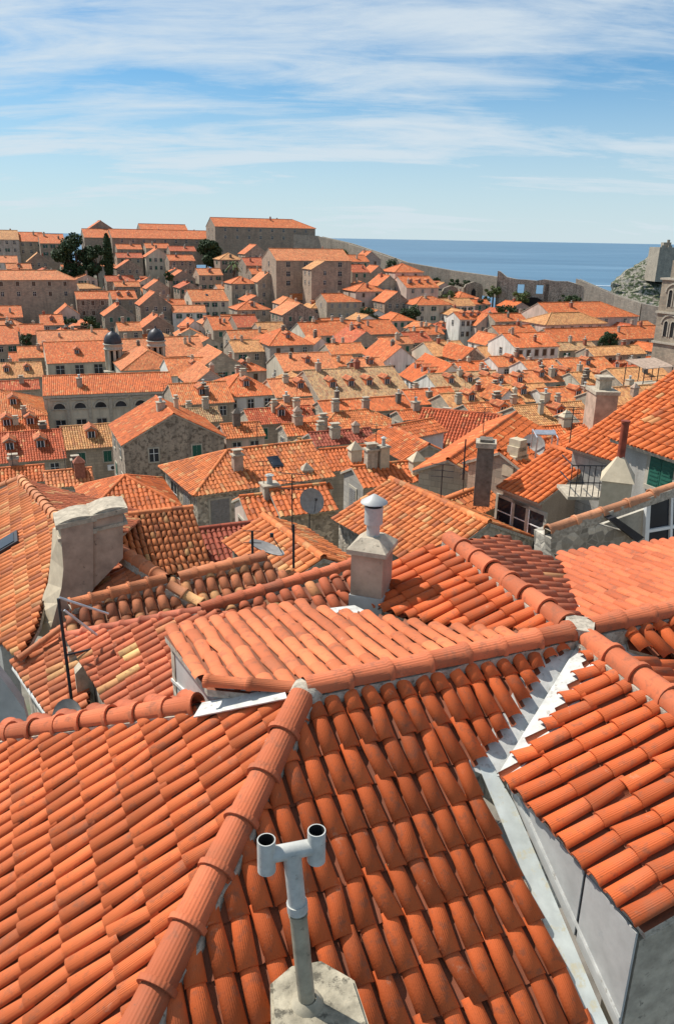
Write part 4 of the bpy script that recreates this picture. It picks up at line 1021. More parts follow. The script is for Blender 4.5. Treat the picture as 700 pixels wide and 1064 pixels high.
# ---- fillers between the measured houses
FR=random.Random(5)
def fill():
    pts=np.array([[j[0],j[1],j[2]] for j in JOBS])
    foot=[]
    for (cx,cy,ez,k) in JOBS:
        foot.append((cx,cy,azv(k['ra']),azv(k['ra']-90),k['L']/2,k['W']/2))
    def inside(x,y,mg):
        for (cx,cy,ex,ey,l,w) in foot:
            d=V(x-cx,y-cy,0)
            if abs(d@ex)<l+mg and abs(d@ey)<w+mg:return True
        return False
    n=0
    Y=92.
    cand=[]
    while Y<318:
        st=10.5 if Y<170 else 11.5
        x=-Y*.50-4
        while x<Y*.50+4:
            cand.append((x+FR.uniform(-2,2),Y+FR.uniform(-2,2)));x+=st
        Y+=st
    for (x,y) in cand:
        d=np.hypot(pts[:,0]-x,pts[:,1]-y);wt=1/(d+4)**3;ez=(wt@pts[:,2])/wt.sum()-FR.uniform(1.8,3.6)
        px,py,_=proj(V(x,y,ez))
        if py<262 or px<-30 or px>720 or (30<px<250 and py>385): continue
        if px>330 and y>wall_y(px)-14: continue
        if d.min()<5 or inside(x,y,2.2): continue
        away=FR.random()<.55
        L=FR.uniform(7,10);W=FR.uniform(5.5,7.5)
        roof=FR.choice(['orange','orange','mixed','pink','red','tan','mixed','fresh'] if y>60 else ['orange','mixed','fresh'])
        wall=FR.choice(['stone','grey','cream','stone','white','pinkw','brown'])
        plan(x,y,ez,ra=(GB if away else GA)+FR.uniform(-9,9),L=L,W=W,pitch=FR.uniform(21,27),hipA=FR.random()<.2,hipB=FR.random()<.2,roof=roof,wall=wall,chim=FR.choice([0,1,1,2]),dorm=FR.choice([0,0,0,1]),wf=(1,FR.choice([2,3])),wl=(1,2))
        foot.append((x,y,azv(GA),azv(GB),L/2,W/2));n+=1
    print('fillers',n,'jobs',len(JOBS))
def wall_y(px): return float(np.interp(px,[330,370,480,560,665,760],[352,338,300,275,255,240]))
fill()
JOBS.sort(key=lambda j:j[1])
for (cx,cy,ez,k) in JOBS: house(cx,cy,ez,**k); GPTS.append((cx,cy,k.get('gz',ez-9) or ez-9))
# ================================================================== LANDMARKS
def landmark_house(fn,*a,**k):
    n0=len(JOBS);fn(*a,**k);j=JOBS[n0];del JOBS[n0:];h=house(*j[:3],**j[3]);GPTS.append((j[0],j[1],j[3]['gz']));return h
LM=[]
landmark_house(A,225,329,227,236.5,Y=345,hip='R',roof='orange',wall='dark',wf=(2,8),wl=(2,2),chim=2,shut='none',label='long dark stone convent block on the skyline under one unbroken orange roof',cat='convent',name='convent',hs=13)
landmark_house(A,118,226,239,248,Y=343,roof='orange',wall='dark',wf=(1,9),chim=2,shut='none',label='long low convent wing on the skyline between the pedimented chapel and the tall convent block',cat='convent',name='convent_wing')
landmark_house(A,148,197,233,242,Y=352,roof='orange',wall='dark',wf=None,chim=1,label='raised convent roof showing above the long low wing on the skyline',cat='convent',name='convent_wing',hs=5)
landmark_house(G,92,119,229,238,Y=347,ln=10,roof='orange',wall='dark',wf=(1,1),chim=0,label='chapel with a dark triangular pediment on the skyline above the big dark tree',cat='chapel',name='chapel')
landmark_house(A,88,120,238,247,Y=338,roof='orange',wall='dark',wf=None,chim=1,label='low orange roof directly in front of the pedimented chapel',cat='house')
landmark_house(A,-28,81,281,291,Y=238,hip='R',roof='pink',wall='brown',wallmat='ashlar',wf=(2,6),chim=0,shut='brown',label='wide brown stone barrack with hipped orange roof at the left edge below the trees',cat='barrack',name='barrack',hs=15)
landmark_house(A,288,366,254,271,Y=268,roof='pink',wall='brown',wallmat='ashlar',wf=(3,4),wl=(3,1),chim=1,shut='none',label='tall square brown stone block with pale orange roof, below the right end of the convent',cat='barrack',name='barrack',hs=18,wsz=(1.3,1.5))
landmark_house(G,323,352,271,280,Y=256,ln=8,roof='tan',wall='brown',wallmat='ashlar',wf=(3,1),chim=0,shut='none',label='narrow gabled stone wing standing against the front of the tall square block',cat='house',hs=14)
# palace with the arched windows
pal=landmark_house(A,47,182,389,409,Y=111,a=72,roof='orange',wall='cream',wallmat='plaster',wf=None,wl=(2,2),chim=1,label='palace with a brown facade of arched upper windows under a long orange roof',cat='palace',name='palace',hs=12)
ph=HOUSES[-1];pb_=np.array(pal.location);ex=azv(72);fr=azv(162);pc=ph['c'];hw=ph['W']/2
for i in range(6):
    x=(i+.5)/6-.5;x*=ph['L']*.94;m=MB();o=V(pc[0],pc[1],0)+ex*x+fr*(hw+.02)+V(0,0,ph['c'][2]-2.1)
    arc=[o+ex*math.cos(t)*.8+Z3*math.sin(t)*.8 for t in np.linspace(0,math.pi,9)];ar2=[o+ex*math.cos(t)*1.05+Z3*math.sin(t)*1.05 for t in np.linspace(0,math.pi,9)]
    for k in range(8):m.prism([arc[k],arc[k+1],ar2[k+1],ar2[k]],fr*.12,0)
    m.box(o-Z3*.08+fr*.06,(2.2,.14,.16),ex,0);wo=m.build('arched_window',[M['stone']],pal,pb_);m=MB();m.prism(arc,fr*.02,0);m.build('pane',[M['glass']],wo,pb_)
    m=MB();m.box(o+Z3*1.35+fr*.1,(2.3,.2,.3),ex,0);m.build('lintel',[M['mortar']],pal,pb_)
    if i in(0,1,2,4): add_window(pal,o-Z3*2.6+fr*0,162,1.3,1.9,'none',False,pb_)
for i in range(7):
    x=(i/6-.5)*ph['L']*.98;m=MB();o=V(pc[0],pc[1],0)+ex*x+fr*(hw+.05);m.box(o+Z3*(ph['c'][2]-3.2),(.45,.14,5.),ex,0);m.build('pilaster',[M['stone']],pal,pb_)
m=MB();m.box(V(pc[0],pc[1],pc[2]-.35)+fr*(hw+.12),(ph['L']+.2,.28,.3),ex,0);m.build('cornice',[M['stone']],pal,pb_)
HOUSES.pop();tag(pal,'palace with a brown facade of arched upper windows under a long orange roof','palace')
# domed church
cY=150.;cb0=PY(147,384,cY);base=V(cb0[0],cb0[1]+5,13);chu=empty('church',base,'church with two small towers under black domes and a pale hipped orange nave roof','church')
GPTS.append((base[0],base[1],13.))
e0=cb0[2];m=MB();hl,hw=5.6,5.2;cc=V(cb0[0],cb0[1]+hw,0);ex=azv(GA);ey=azv(GB)
def cp(x,y,z):return cc+ex*x+ey*y+Z3*z
q=[cp(-hl,-hw,0),cp(hl,-hw,0),cp(hl,hw+4,0),cp(-hl,hw+4,0)]
m.prism([x+Z3*11 for x in q],Z3*(e0-11),0);m.box(cp(0,2,e0-.15),(2*hl+.5,2*hw+4.5,.3),ex,1);m.build('wall',[M['plaster'],M['stone']],chu,base,WC['cream'])
m=MB();r0=cp(0,-1.2,e0+3.1);r1=cp(0,hw+1,e0+3.1);o_=.35
E_=[cp(-hl-o_,-hw-o_,e0),cp(hl+o_,-hw-o_,e0),cp(hl+o_,hw+4+o_,e0),cp(-hl-o_,hw+4+o_,e0)]
for p in([E_[0],E_[1],r0],[E_[3],E_[0],r0,r1],[E_[1],E_[2],r1,r0]): tiles(m,p,2,.26,.38,0,1)
ridge(m,r0,E_[0],.12,lod=1);ridge(m,r0,E_[1],.12,lod=1);ridge(m,r0,r1,.12,lod=1);m.build('roof',[M['tilem'],M['mortar']],chu,base,RC['pink'])
for (px,pt_,Y) in((119.5,341,160.),(164,338,163.)):
    b=PY(px,383,Y);zt=PY(px,pt_,Y)[2];H=zt-b[2]
    s_=1.75;m=MB();bb=V(b[0],b[1],zt-9.5);m.box(bb-Z3*3,(4.2,4.2,8),ex,0);m.box(bb+Z3*1.05,(4.6,4.6,.25),ex,1)
    for i in range(8):
        t=math.radians(i*45+22.5);m.box(bb+V(math.cos(t)*1.5,math.sin(t)*1.5,3.2),(.5,.5,4.2),V(-math.sin(t),math.cos(t),0),0)
    m.cyl(bb+Z3*1.2,bb+Z3*5.3,1.15,n=16,mat=2);m.lathe(bb+Z3*5.3,[(1.75,-.1),(1.95,.0),(1.95,.2),(1.75,.3),(1.75,.9),(2.0,1.0),(2.0,1.15),(1.6,1.2)],20,1)  # black core paints the shade between the drum columns
    tw=m.build('tower',[M['plaster'],M['stone'],M['black']],chu,base,WC['cream'])
    m=MB();m.lathe(bb+Z3*6.5,[(1.75,0),(1.78,.3),(1.68,.9),(1.35,1.6),(.85,2.1),(.25,2.35),(.14,2.6),(.2,2.75),(.05,2.9),(.04,3.3),(0,3.3)],20,0);m.build('dome',[M['darkdome']],tw,base)
# bell tower at the right edge
bY=150.;bc=PY(697,378,bY);zt=PY(697,290,bY)[2];b=V(bc[0]+.6,bc[1],13.);bt=empty('bell_tower',b,'tall stone bell tower with twin arched openings at the right edge','bell tower');GPTS.append((b[0],b[1],13.))
aw=GA-6;ex=azv(aw);fr=azv(aw+90);lf=azv(aw+180);s_=6.2;m=MB()
m.box(b+Z3*((zt-13)/2),(s_,s_,zt-13),ex,0);
for z in(zt,zt-6.0,zt-11.5): m.box(V(b[0],b[1],z),(s_+.6,s_+.6,.35),ex,1)
m.build('wall',[M['ashlar'],M['stone']],bt,b,(.36,.31,.24,1))
m=MB();m.box(V(b[0],b[1],zt+1.7),(4.4,4.4,3.2),ex,0);m.build('lantern',[M['ashlar'],M['stone']],bt,b,(.36,.31,.24,1))
m=MB();m.lathe(V(b[0],b[1],zt+3.3),[(2.7,-.1),(2.7,.1),(2.4,1.),(1.7,1.9),(.8,2.5),(.1,2.7),(0,2.9)],16,0);m.build('dome',[M['mortar']],bt,b)
for dirn,al in((fr,ex),(lf,azv(aw+90))):
    for (z,w_,h_) in((zt-4.9,.8,2.6),(zt-10.3,.8,2.4)):
        for sg in(-1,1):
            o=V(b[0],b[1],z)+dirn*(s_/2+.01)+al*sg*.75
            sh=[o-al*w_/2,o+al*w_/2]+[o+al*math.cos(t)*w_/2+Z3*(h_+math.sin(t)*w_/2) for t in np.linspace(0,math.pi,8)]
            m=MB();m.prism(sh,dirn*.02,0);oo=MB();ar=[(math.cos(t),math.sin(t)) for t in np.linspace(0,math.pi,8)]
            for k in range(7):
                p=[o+al*c*(w_/2)+Z3*(h_+s*w_/2) for c,s in(ar[k],ar[k+1])];q=[o+al*c*(w_/2+.22)+Z3*(h_+s*(w_/2+.22)) for c,s in(ar[k+1],ar[k])];oo.prism(p+q,dirn*.12,0)
            for s2 in(-1,1):oo.box(o+al*s2*(w_/2+.1)+Z3*h_/2+dirn*.06,(.2,.12,h_),al,0)
            wo=oo.build('arched_window',[M['stone']],bt,b);m.build('pane',[M['black']],wo,b)  # black sheet painted as the shade within the open arch
        m=MB();o=V(b[0],b[1],z)+dirn*(s_/2+.03)
        ar=[(math.cos(t),math.sin(t)) for t in np.linspace(0,math.pi,14)]
        for k in range(13):
            p=[o+al*c*1.75+Z3*(h_+s*1.4) for c,s in(ar[k],ar[k+1])];q=[o+al*c*2.05+Z3*(h_+s*1.7) for c,s in(ar[k+1],ar[k])];m.prism(p+q,dirn*.14,0)
        m.build('arch_moulding',[M['stone']],bt,b)
# scaffolded roof terrace below the bell tower
c=PY(672,395,118.);m=MB();w_,d_=6.,3.5
for i in(-1,0,1):
    for j in(-1,1):m.tube([c+ex*i*w_/2+fr*j*d_/2-Z3*2,c+ex*i*w_/2+fr*j*d_/2+Z3*2.3],.07,5,0)
cv=MB();cv.prism([c+ex*(-w_/2-.2)+fr*(d_/2+.2)+Z3*2.1,c+ex*(w_/2+.2)+fr*(d_/2+.2)+Z3*2.1,c+ex*(w_/2+.2)-fr*(d_/2+.2)+Z3*2.9,c-ex*(w_/2+.2)-fr*(d_/2+.2)+Z3*2.9],Z3*.08,0)
rl=MB();
for z in(.2,.9):rl.tube([c-ex*w_/2+fr*d_/2+Z3*z,c+ex*w_/2+fr*d_/2+Z3*z],.05,5,0)
rl.box(c-Z3*.6,(w_,d_,.2),ex,1)
box_thing('roof_terrace','roof terrace with a pale canopy on dark posts below the bell tower','terrace',c-Z3*2,[('post',m,[M['iron']]),('canopy',cv,[M['chim']]),('railing',rl,[M['iron'],M['cement']])])
# town wall and the ruin by the sea
WP=[(300,246,352),(332,248,352),(362,255,340),(395,266,326),(420,275,316),(470,284,303),(520,291,288)]
def wallthing(name,label,WP,h,th,mat,col,tower=(),cren=True):
    P=[PY(*w) for w in WP];b=P[0]-Z3*h;m=MB();r=empty(name,b,label,'wall')
    for i in range(len(P)-1):
        p,q=P[i],P[i+1];d=unit((q-p)*V(1,1,0));n=np.cross(Z3,d)
        m.prism([p+n*th/2,q+n*th/2,q-n*th/2,p-n*th/2],-Z3*h,0)
        m.prism([p+n*th/2,q+n*th/2,q+n*(th/2-.5),p+n*(th/2-.5)],Z3*.9,0);m.prism([p-n*th/2,q-n*th/2,q-n*(th/2-.5),p-n*(th/2-.5)],Z3*1.1,0)
    m.build('wall',[M[mat]],r,b,col)
    return r,b
wallthing('town_wall','long grey town wall descending from the convent towards the ruin by the sea',WP,6,4,'ashlar',(.40,.355,.29,1))
# ruined seaward range with arches
def ruin():
    P=PY(520,292,282),PY(618,296,268);b=P[0]-Z3*13;r=empty('ruin','' and b or b,'roofless ruined stone range with open arches on the sea wall','ruin')
    p,q=P;d=unit((q-p)*V(1,1,0));n=np.cross(Z3,d);L=np.linalg.norm((q-p)*V(1,1,0));m=MB()
    # front wall with two openings in the upper half, broken top
    xs=[0,.02*L,.10*L,.22*L,.30*L,.42*L,.50*L,.62*L,.74*L,.86*L,L]
    top=[3.5,3.4,1.6,1.0,1.0,.8,1.3,.9,1.0,.1,-1.5]
    def col(x0,x1,z0,z1a,z1b):
        a=p+d*x0-n*5;c=p+d*x1-n*5;m.prism([a+Z3*z0,c+Z3*z0,c+Z3*z1b,a+Z3*z1a],n*1.2,0)
    for i in range(len(xs)-1):
        if i in(3,5):
            col(xs[i],xs[i+1],-12,-3.4,-3.4);col(xs[i],xs[i+1],-.6,top[i],top[i+1])
        else: col(xs[i],xs[i+1],-12,top[i],top[i+1])
    m.prism([p-n*5,p+n*2,p+n*2-Z3*10,p-n*5-Z3*13],d*1.3,0)
    m.prism([p+d*L*.52-n*5,p+d*L*.52+n*4,p+d*L*.52+n*4-Z3*9,p+d*L*.52-n*5-Z3*12],d*1.3,0)
    m.build('wall',[M['old']],r,b,(.46,.40,.32,1))
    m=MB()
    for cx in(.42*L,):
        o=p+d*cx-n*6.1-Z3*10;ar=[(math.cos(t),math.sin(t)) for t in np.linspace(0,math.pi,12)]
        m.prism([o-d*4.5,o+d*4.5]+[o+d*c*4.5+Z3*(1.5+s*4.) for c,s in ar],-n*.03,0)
    m.build('vault_shade',[M['black']],r,b)  # flat black arch painted as the shade inside the vault
    GPTS.append((p[0],p[1],p[2]-11));GPTS.append((q[0],q[1],q[2]-9))
ruin()
def gable_ruin(px,py,Y,w,h,label,hole=True):
    c=PY(px,py,Y);ex_=azv(GA);n=azv(157);b=c-Z3*h;r=empty('ruin',b,label,'ruin');m=MB()
    prf=[(-w/2,-h),(-w/2,-.6),(-w/2+.6,.5),(0,1.4),(w/2-.7,.6),(w/2,-.9),(w/2,-h)]
    m.prism([c+ex_*x+Z3*z for x,z in prf],-n*.8,0);m.prism([c-ex_*(w/2-.4)+Z3*-.5,c-ex_*w/2-Z3*.5,c-ex_*w/2-Z3*h,c-ex_*(w/2-.4)-Z3*h],-n*7,0);m.prism([c+ex_*(w/2-.4)+Z3*-1,c+ex_*w/2-Z3*1,c+ex_*w/2-Z3*h,c+ex_*(w/2-.4)-Z3*h],-n*7,0)
    m.build('wall',[M['old']],r,b,(.36,.31,.24,1));m=MB();m.prism([c+ex_*x+Z3*z+n*.01 for x,z in((-.9,-4),(.9,-4),(.9,-1.8),(0,-.8),(-.9,-1.8))],n*.02,0);m.build('opening',[M['black']],r,b);GPTS.append((c[0],c[1],c[2]-h+.5))  # the opening is a black sheet standing for the shade within
gable_ruin(492,297,285,7.5,6,'roofless stone gable with one dark opening, between the town wall and the bushes')
gable_ruin(468,301,280,6.5,5,'low broken stone shell with crooked top left of the roofless gable')
wallthing('town_wall','low pale sea wall running from the ruin towards the rock fort',[(600,293,268),(640,310,258),(668,319,250),(720,330,240)],8,3.,'ashlar',(.40,.36,.30,1))
# roofed long wall right
# ---- rock with the fort
def rock():
    m=MB();n=46;k=26
    # outline heights measured on the photograph's rock, at its own distance
    c=PY(722,300,470.);prof=[(0,0),(.05,.28),(.12,.45),(.2,.62),(.3,.8),(.45,.93),(.7,1.),(1.,1.)]
    H=PY(700,266,470.)[2];R_=58.
    vs=[];RR=random.Random(3)
    from mathutils import noise,Vector
    for i in range(k+1):
        t=i/k
        for j in range(n):
            a=2*math.pi*j/n;f=1-np.interp(t,[0,.12,.35,.6,.85,1],[0,.05,.16,.30,.45,1.])
            rr=R_*f;p=V(c[0]+math.cos(a)*rr*1.0,c[1]+math.sin(a)*rr*.9,H*min(1,t*1.12)-1)
            q=noise.fractal(Vector(p*.035),1.,2.,5);q2=noise.fractal(Vector(p*.16),1.,2.,4)
            p[:2]+=V(math.cos(a),math.sin(a))*(q*9+q2*3.5)*(1 if t<.93 else .3);p[2]+=q2*1.5*(t>.05)
            vs.append(p)
    fs=[[i*n+j,i*n+(j+1)%n,(i+1)*n+(j+1)%n,(i+1)*n+j] for i in range(k) for j in range(n)]
    m.add(vs,fs,0,False);o=m.build('cliff',[M['rock']]);tag(o,kind='structure')
    return c,H
rc_,rH=rock()
fb=PY(706,275,440.);m=MB();b=V(fb[0],fb[1],fb[2]-9);ft=empty('fort',b,'grey stone fort on the white rock by the sea at the right edge','fort')
zt=PY(690,257,440.)[2];lx0=PY(681,283,440.)[0];lx1=PY(686,257,440.)[0]
Wf=24.;m.prism([V(lx0,fb[1],b[2]),V(lx0+Wf,fb[1]-4,b[2]),V(lx0+Wf,fb[1]+16,b[2]),V(lx0,fb[1]+16,b[2])],Z3*.02,0)
B0=[V(lx0,fb[1],b[2]),V(lx0+Wf,fb[1]-4,b[2]),V(lx0+Wf,fb[1]+16,b[2]),V(lx0,fb[1]+16,b[2])];T0=[V(lx1,fb[1]+1,zt),V(lx1+Wf,fb[1]-3,zt),V(lx1+Wf,fb[1]+16,zt),V(lx1,fb[1]+16,zt)]
for i in range(4):m.poly([B0[i],B0[(i+1)%4],T0[(i+1)%4],T0[i]],0)
m.poly(T0,0)
for i in range(7):m.box(T0[0]+(T0[1]-T0[0])*((i+.5)/7)+V(0,.4,.5),(1.9,.8,1.),V(1,-.15,0),0)
m.box(V(lx1+4.5,fb[1]+5,zt+1.),(4,4,3),V(1,0,0),0);m.box(V(lx1+6.,fb[1]+6,zt+2.8),(1.2,1.2,2.2),V(1,0,0),0);m.build('wall',[M['ashlar']],ft,b,(.33,.29,.23,1))
# ---- boat and its wake
bp=PZ(607,296,.3);m=MB();ax_=unit(PZ(645,297,0)-PZ(607,296,0));ay=np.cross(Z3,ax_)
h0=[bp-ax_*5,bp-ax_*2.5+ay*1.5,bp+ax_*4+ay*1.6,bp+ax_*4-ay*1.6,bp-ax_*2.5-ay*1.5];h1=[bp-ax_*6+Z3*1.3,bp-ax_*2.8+ay*1.9+Z3*1.2,bp+ax_*4.2+ay*1.9+Z3*1.1,bp+ax_*4.2-ay*1.9+Z3*1.1,bp-ax_*2.8-ay*1.9+Z3*1.2]
for i in range(5):m.poly([h0[i],h0[(i+1)%5],h1[(i+1)%5],h1[i]],0)
m.poly(h1,0);cbn=MB();cbn.box(bp+Z3*1.9+ax_*.5,(3.6,2.4,1.5),ax_,0);cbn.box(bp+Z3*2.7+ax_*.5,(4.,2.7,.15),ax_,1)
box_thing('motor_boat','small white motor boat trailing a wake on the sea','boat',bp,[('hull',m,[M['white']]),('cabin',cbn,[M['iron'],M['white']])])
m=MB();wk=PZ(648,297.3,.05)-bp;L=np.linalg.norm(wk);u_=wk/L
pts=[bp+u_*4+V(0,0,-.25)]+[bp+u_*(4+L*t)+ay*(1.5+3.2*t+random.uniform(-1,1)*.8)-Z3*.25 for t in np.linspace(.1,1,9)]+[bp+u_*(4+L*t)-ay*(1.5+3.2*t+random.uniform(-1,1)*.8)-Z3*.25 for t in np.linspace(1,.1,9)]
m.poly(pts,0);tag(m.build('foam',[M['foam']]),kind='stuff')
# ================================================================== TREES
def tree(name,label,px,ytop,ybot,wpx,Y,mat='leaf',n=2600,leaf=.55,shape='round',group='trees among the old houses'):
    top=PY(px,ytop,Y);bot=PY(px,ybot,Y);H=max(1.5,top[2]-bot[2]);W=wpx*math.hypot(1,0)*Y*1.06/F/2;tr=random.Random(int(px*7+ytop))
    b=V(bot[0],bot[1],bot[2]-3);r=empty(name,b,label,'bush' if name=='bush' else 'tree',group)
    bu=name=='bush';m=MB();m.cyl(b-Z3,bot+Z3*H*(.3 if bu else .6),W*.07+.06,W*.04+.04,8)
    for i in range(6):
        a=tr.uniform(0,6.28);m.cyl(bot+Z3*H*tr.uniform(.1,.4),bot+Z3*H*(tr.uniform(.3,.5) if bu else tr.uniform(.5,.85))+V(math.cos(a),math.sin(a),0)*W*.6,W*.04+.03,.03,6)
    m.build('trunk',[M['bark']],r,b)
    # clumps then leaves through their volume
    cl=[]
    if shape=='cypress': cl=[(V(0,0,H*t),W*math.sin(math.pi*min(1,.12+t*.86))**.7) for t in np.linspace(.03,.97,16)]
    elif shape=='palm': cl=[]
    else:
        for i in range(16):
            a=tr.uniform(0,6.28);q=tr.uniform(0,1)**.5;z=tr.uniform(.0,.75) if name=='bush' else tr.uniform(.18,.85);cl.append((V(math.cos(a)*W*.72*q*(1.1-.5*abs(z-.45)),math.sin(a)*W*.72*q,z*H),tr.uniform(.24,.42)*min(W,H*.6)))
    N=n if cl else 0
    vs=np.zeros((N,4,3));lr=np.random.default_rng(int(px))
    if N:
        k=lr.integers(0,len(cl),N);cc=np.array([c for c,_ in cl])[k];rr=np.array([x for _,x in cl])[k]
        dirv=lr.normal(size=(N,3));dirv/=np.linalg.norm(dirv,axis=1)[:,None];rad=lr.uniform(.45,1.08,N)**.6
        sc=V(1,1,.85) if shape!='cypress' else V(1,1,1.4)
        P=bot+cc+dirv*(rr*rad)[:,None]*sc
        nn=dirv*.7+lr.normal(size=(N,3))*.6+V(0,0,.3);nn/=np.linalg.norm(nn,axis=1)[:,None];t=np.cross(nn,lr.normal(size=(N,3)));t/=np.linalg.norm(t,axis=1)[:,None];bb=np.cross(nn,t);sz=lr.uniform(.5,1.2,N)[:,None]*leaf/2
        vs=np.stack([P-t*sz,P-bb*sz*.6,P+t*sz,P+bb*sz*.6],1)
        m=MB();m.add(vs.reshape(-1,3),np.arange(N*4).reshape(N,4),0,uv=np.zeros((N*4,2)))
    else:
        m=MB()
        for i in range(26):
            a=i*2.4;el=tr.uniform(-.3,1.2);p=bot+Z3*H*.75;d=V(math.cos(a)*math.cos(el),math.sin(a)*math.cos(el),math.sin(el));s_=np.cross(d,Z3);pr=p
            for j in range(1,7):
                q=p+d*W*j/5-Z3*(j/6)**2*W*.7;m.poly([pr-s_*.22,pr+s_*.22,q+s_*.22,q-s_*.22],0);pr=q
    m.build('crown',[M[mat]],r,b);GPTS.append((bot[0],bot[1],bot[2]-2.5))
tree('broadleaf_tree','big dark round tree on the left below the skyline chapel',82,240,298,42,298,'leafd',9000,1.1)
tree('broadleaf_tree','smaller dark tree tucked between the big round tree and the cypress',102,252,292,18,294,'leafd',4500,1.)
tree('cypress_tree','tall narrow dark cypress left of the skyline convent',114,243,290,9.5,296,'leafd',4500,.8,'cypress')
tree('broadleaf_tree','dark tree against the convent wall between wing and tall block',215,247,280,27,312,'leafd',6000,1.)
tree('palm_tree','pale green palm in front of the convent below its tall block',243,269,291,15,282,'leafl',10,.6,'palm')
tree('bush','broad green bush above the cream house with three large windows',88,327,346,46,206,'leaf',3600,.5)
tree('bush','dark green bush right of the gabled house on the middle slope',176,280,292,10,262,'leaf',900,.5)
tree('broadleaf_tree','dark green tree beside the tall cream hill house',426,316,340,30,236,'leafd',3200,.6)
tree('bush','round green bush left of the tree beside the cream hill house',385,318,334,24,240,'leaf',2200,.5)
tree('bush','wide green bush among the roofs at upper right centre',525,314,330,34,250,'leaf',2600,.55)
tree('bush','low dark bush below the ruined range',552,318,332,26,246,'leafd',1900,.5)
tree('bush','grey green scrub on the hillside by the roofless gable',458,300,312,34,276,'leafl',1800,.5)
tree('bush','scrub growing along the town wall above the hill houses',430,280,290,20,300,'leaf',1300,.5)
tree('bush','dark scrub under the town wall right of the square block',405,264,286,13,316,'leafd',1200,.6)
tree('broadleaf_tree','dark tree between the orange cloister roof and the bell tower',631,342,361,20,172,'leafd',2600,.4)
tree('bush','patch of green bush between the red roofs at far left',28,345,358,12,184,'leaf',900,.45)
for (lab,px,y0,y1,w_,Y_) in (('scrub on the slope under the upper end of the town wall',352,256,268,26,338),('scrub at the foot of the town wall above the square block roof',378,266,278,22,326),('scrub where the town wall bends above the dormered hill house',446,286,296,28,300),('long scrub below the lower town wall',478,289,299,30,294),('scrub at the left foot of the ruined range',512,296,308,22,276),('scrub in the roofless range beside its first opening',540,300,314,24,268),('scrub at the right foot of the ruined range',590,304,316,26,258)):
    tree('bush',lab,px,y0,y1,w_,Y_,'leaf' if px%4 else 'leafl',1500,.6)
tree('bush','bush on the grass in front of the ruin arches',500,306,316,26,268,'leaf',1300,.5)
# ================================================================== GROUND, SEA, SKY
GP=np.array(GPTS)
def gz(x,y):
    d=np.hypot(GP[:,0]-x,GP[:,1]-y);w=1/(d+3)**3.2;return float((w@GP[:,2])/w.sum())
m=MB();nx,ny=90,110;xs=np.linspace(-330,330,nx);ys=np.linspace(-30,430,ny);vs=[]
for y in ys:
    for x in xs:
        p=proj(V(x,max(y,20),20));px=p[0];wy=float(np.interp(350+F*x/max(y,30)/1.02,[-100,330,370,480,560,665,760,900],[365,354,340,302,277,257,240,225]))
        z=gz(x,y)-1.0
        if y>wy: z=max(-6,z-(y-wy)*1.1)
        if y>wy+60: z=-6
        vs.append((x,y,z))
fs=[[j*nx+i,j*nx+i+1,(j+1)*nx+i+1,(j+1)*nx+i] for j in range(ny-1) for i in range(nx-1)]
m.add(vs,fs,0,True);tag(m.build('ground',[M['ground']]),kind='structure')
m=MB();R_=60000.;m.poly([V(-R_,-R_,-.6),V(R_,-R_,-.6),V(R_,R_,-.6),V(-R_,R_,-.6)],0);tag(m.build('sea',[M['sea']]),kind='structure')
SAZ,SEL=-62.,52.
sun=bpy.data.lights.new('sun','SUN');sun.energy=5.;sun.angle=math.radians(.53);sun.color=(1.,.95,.87);so=bpy.data.objects.new('sun',sun);COL.objects.link(so)
from mathutils import Vector
sd=azv(SAZ)*math.cos(math.radians(SEL))+Z3*math.sin(math.radians(SEL));so.rotation_euler=Vector(sd).to_track_quat('Z','Y').to_euler();so.location=(0,0,120)
wd=bpy.data.worlds.new('World');S.world=wd;wd.use_nodes=True;nt=wd.node_tree;bg=nt.nodes['Background'];bg.inputs[1].default_value=.06
sky=nt.nodes.new('ShaderNodeTexSky');sky.sky_type='NISHITA';sky.sun_disc=False;sky.sun_elevation=math.radians(SEL);sky.sun_rotation=math.radians(SAZ);sky.altitude=50;sky.air_density=1.;sky.dust_density=.15;sky.ozone_density=2.5
def wn(t,**k):
    x=nt.nodes.new(t)
    for a,b in k.items():setattr(x,a,b)
    return x
def wm(op,a,b=0.,cl=False):
    x=wn('ShaderNodeMath',operation=op);x.use_clamp=cl
    for i,v in enumerate((a,b)):
        if isinstance(v,(int,float)):x.inputs[i].default_value=v
        else:nt.links.new(v,x.inputs[i])
    return x.outputs[0]
tc=wn('ShaderNodeTexCoord');sx=wn('ShaderNodeSeparateXYZ');nt.links.new(tc.outputs['Generated'],sx.inputs[0])
zz=wm('ADD',wm('MAXIMUM',sx.outputs[2],0.),.16);cx_=wm('DIVIDE',sx.outputs[0],zz);cy_=wm('DIVIDE',sx.outputs[1],zz);cbx=wn('ShaderNodeCombineXYZ');nt.links.new(cx_,cbx.inputs[0]);nt.links.new(cy_,cbx.inputs[1])
def wnoise(scale,sc,rot,det,rough,off,dist=0.):
    mp=wn('ShaderNodeMapping');mp.inputs['Scale'].default_value=sc;mp.inputs['Rotation'].default_value=(0,0,math.radians(rot));mp.inputs['Location'].default_value=off;nt.links.new(cbx.outputs[0],mp.inputs[0])
    t=wn('ShaderNodeTexNoise');t.inputs['Scale'].default_value=scale;t.inputs['Detail'].default_value=det;t.inputs['Roughness'].default_value=rough;t.inputs['Distortion'].default_value=dist;nt.links.new(mp.outputs[0],t.inputs['Vector']);return t.outputs['Fac']
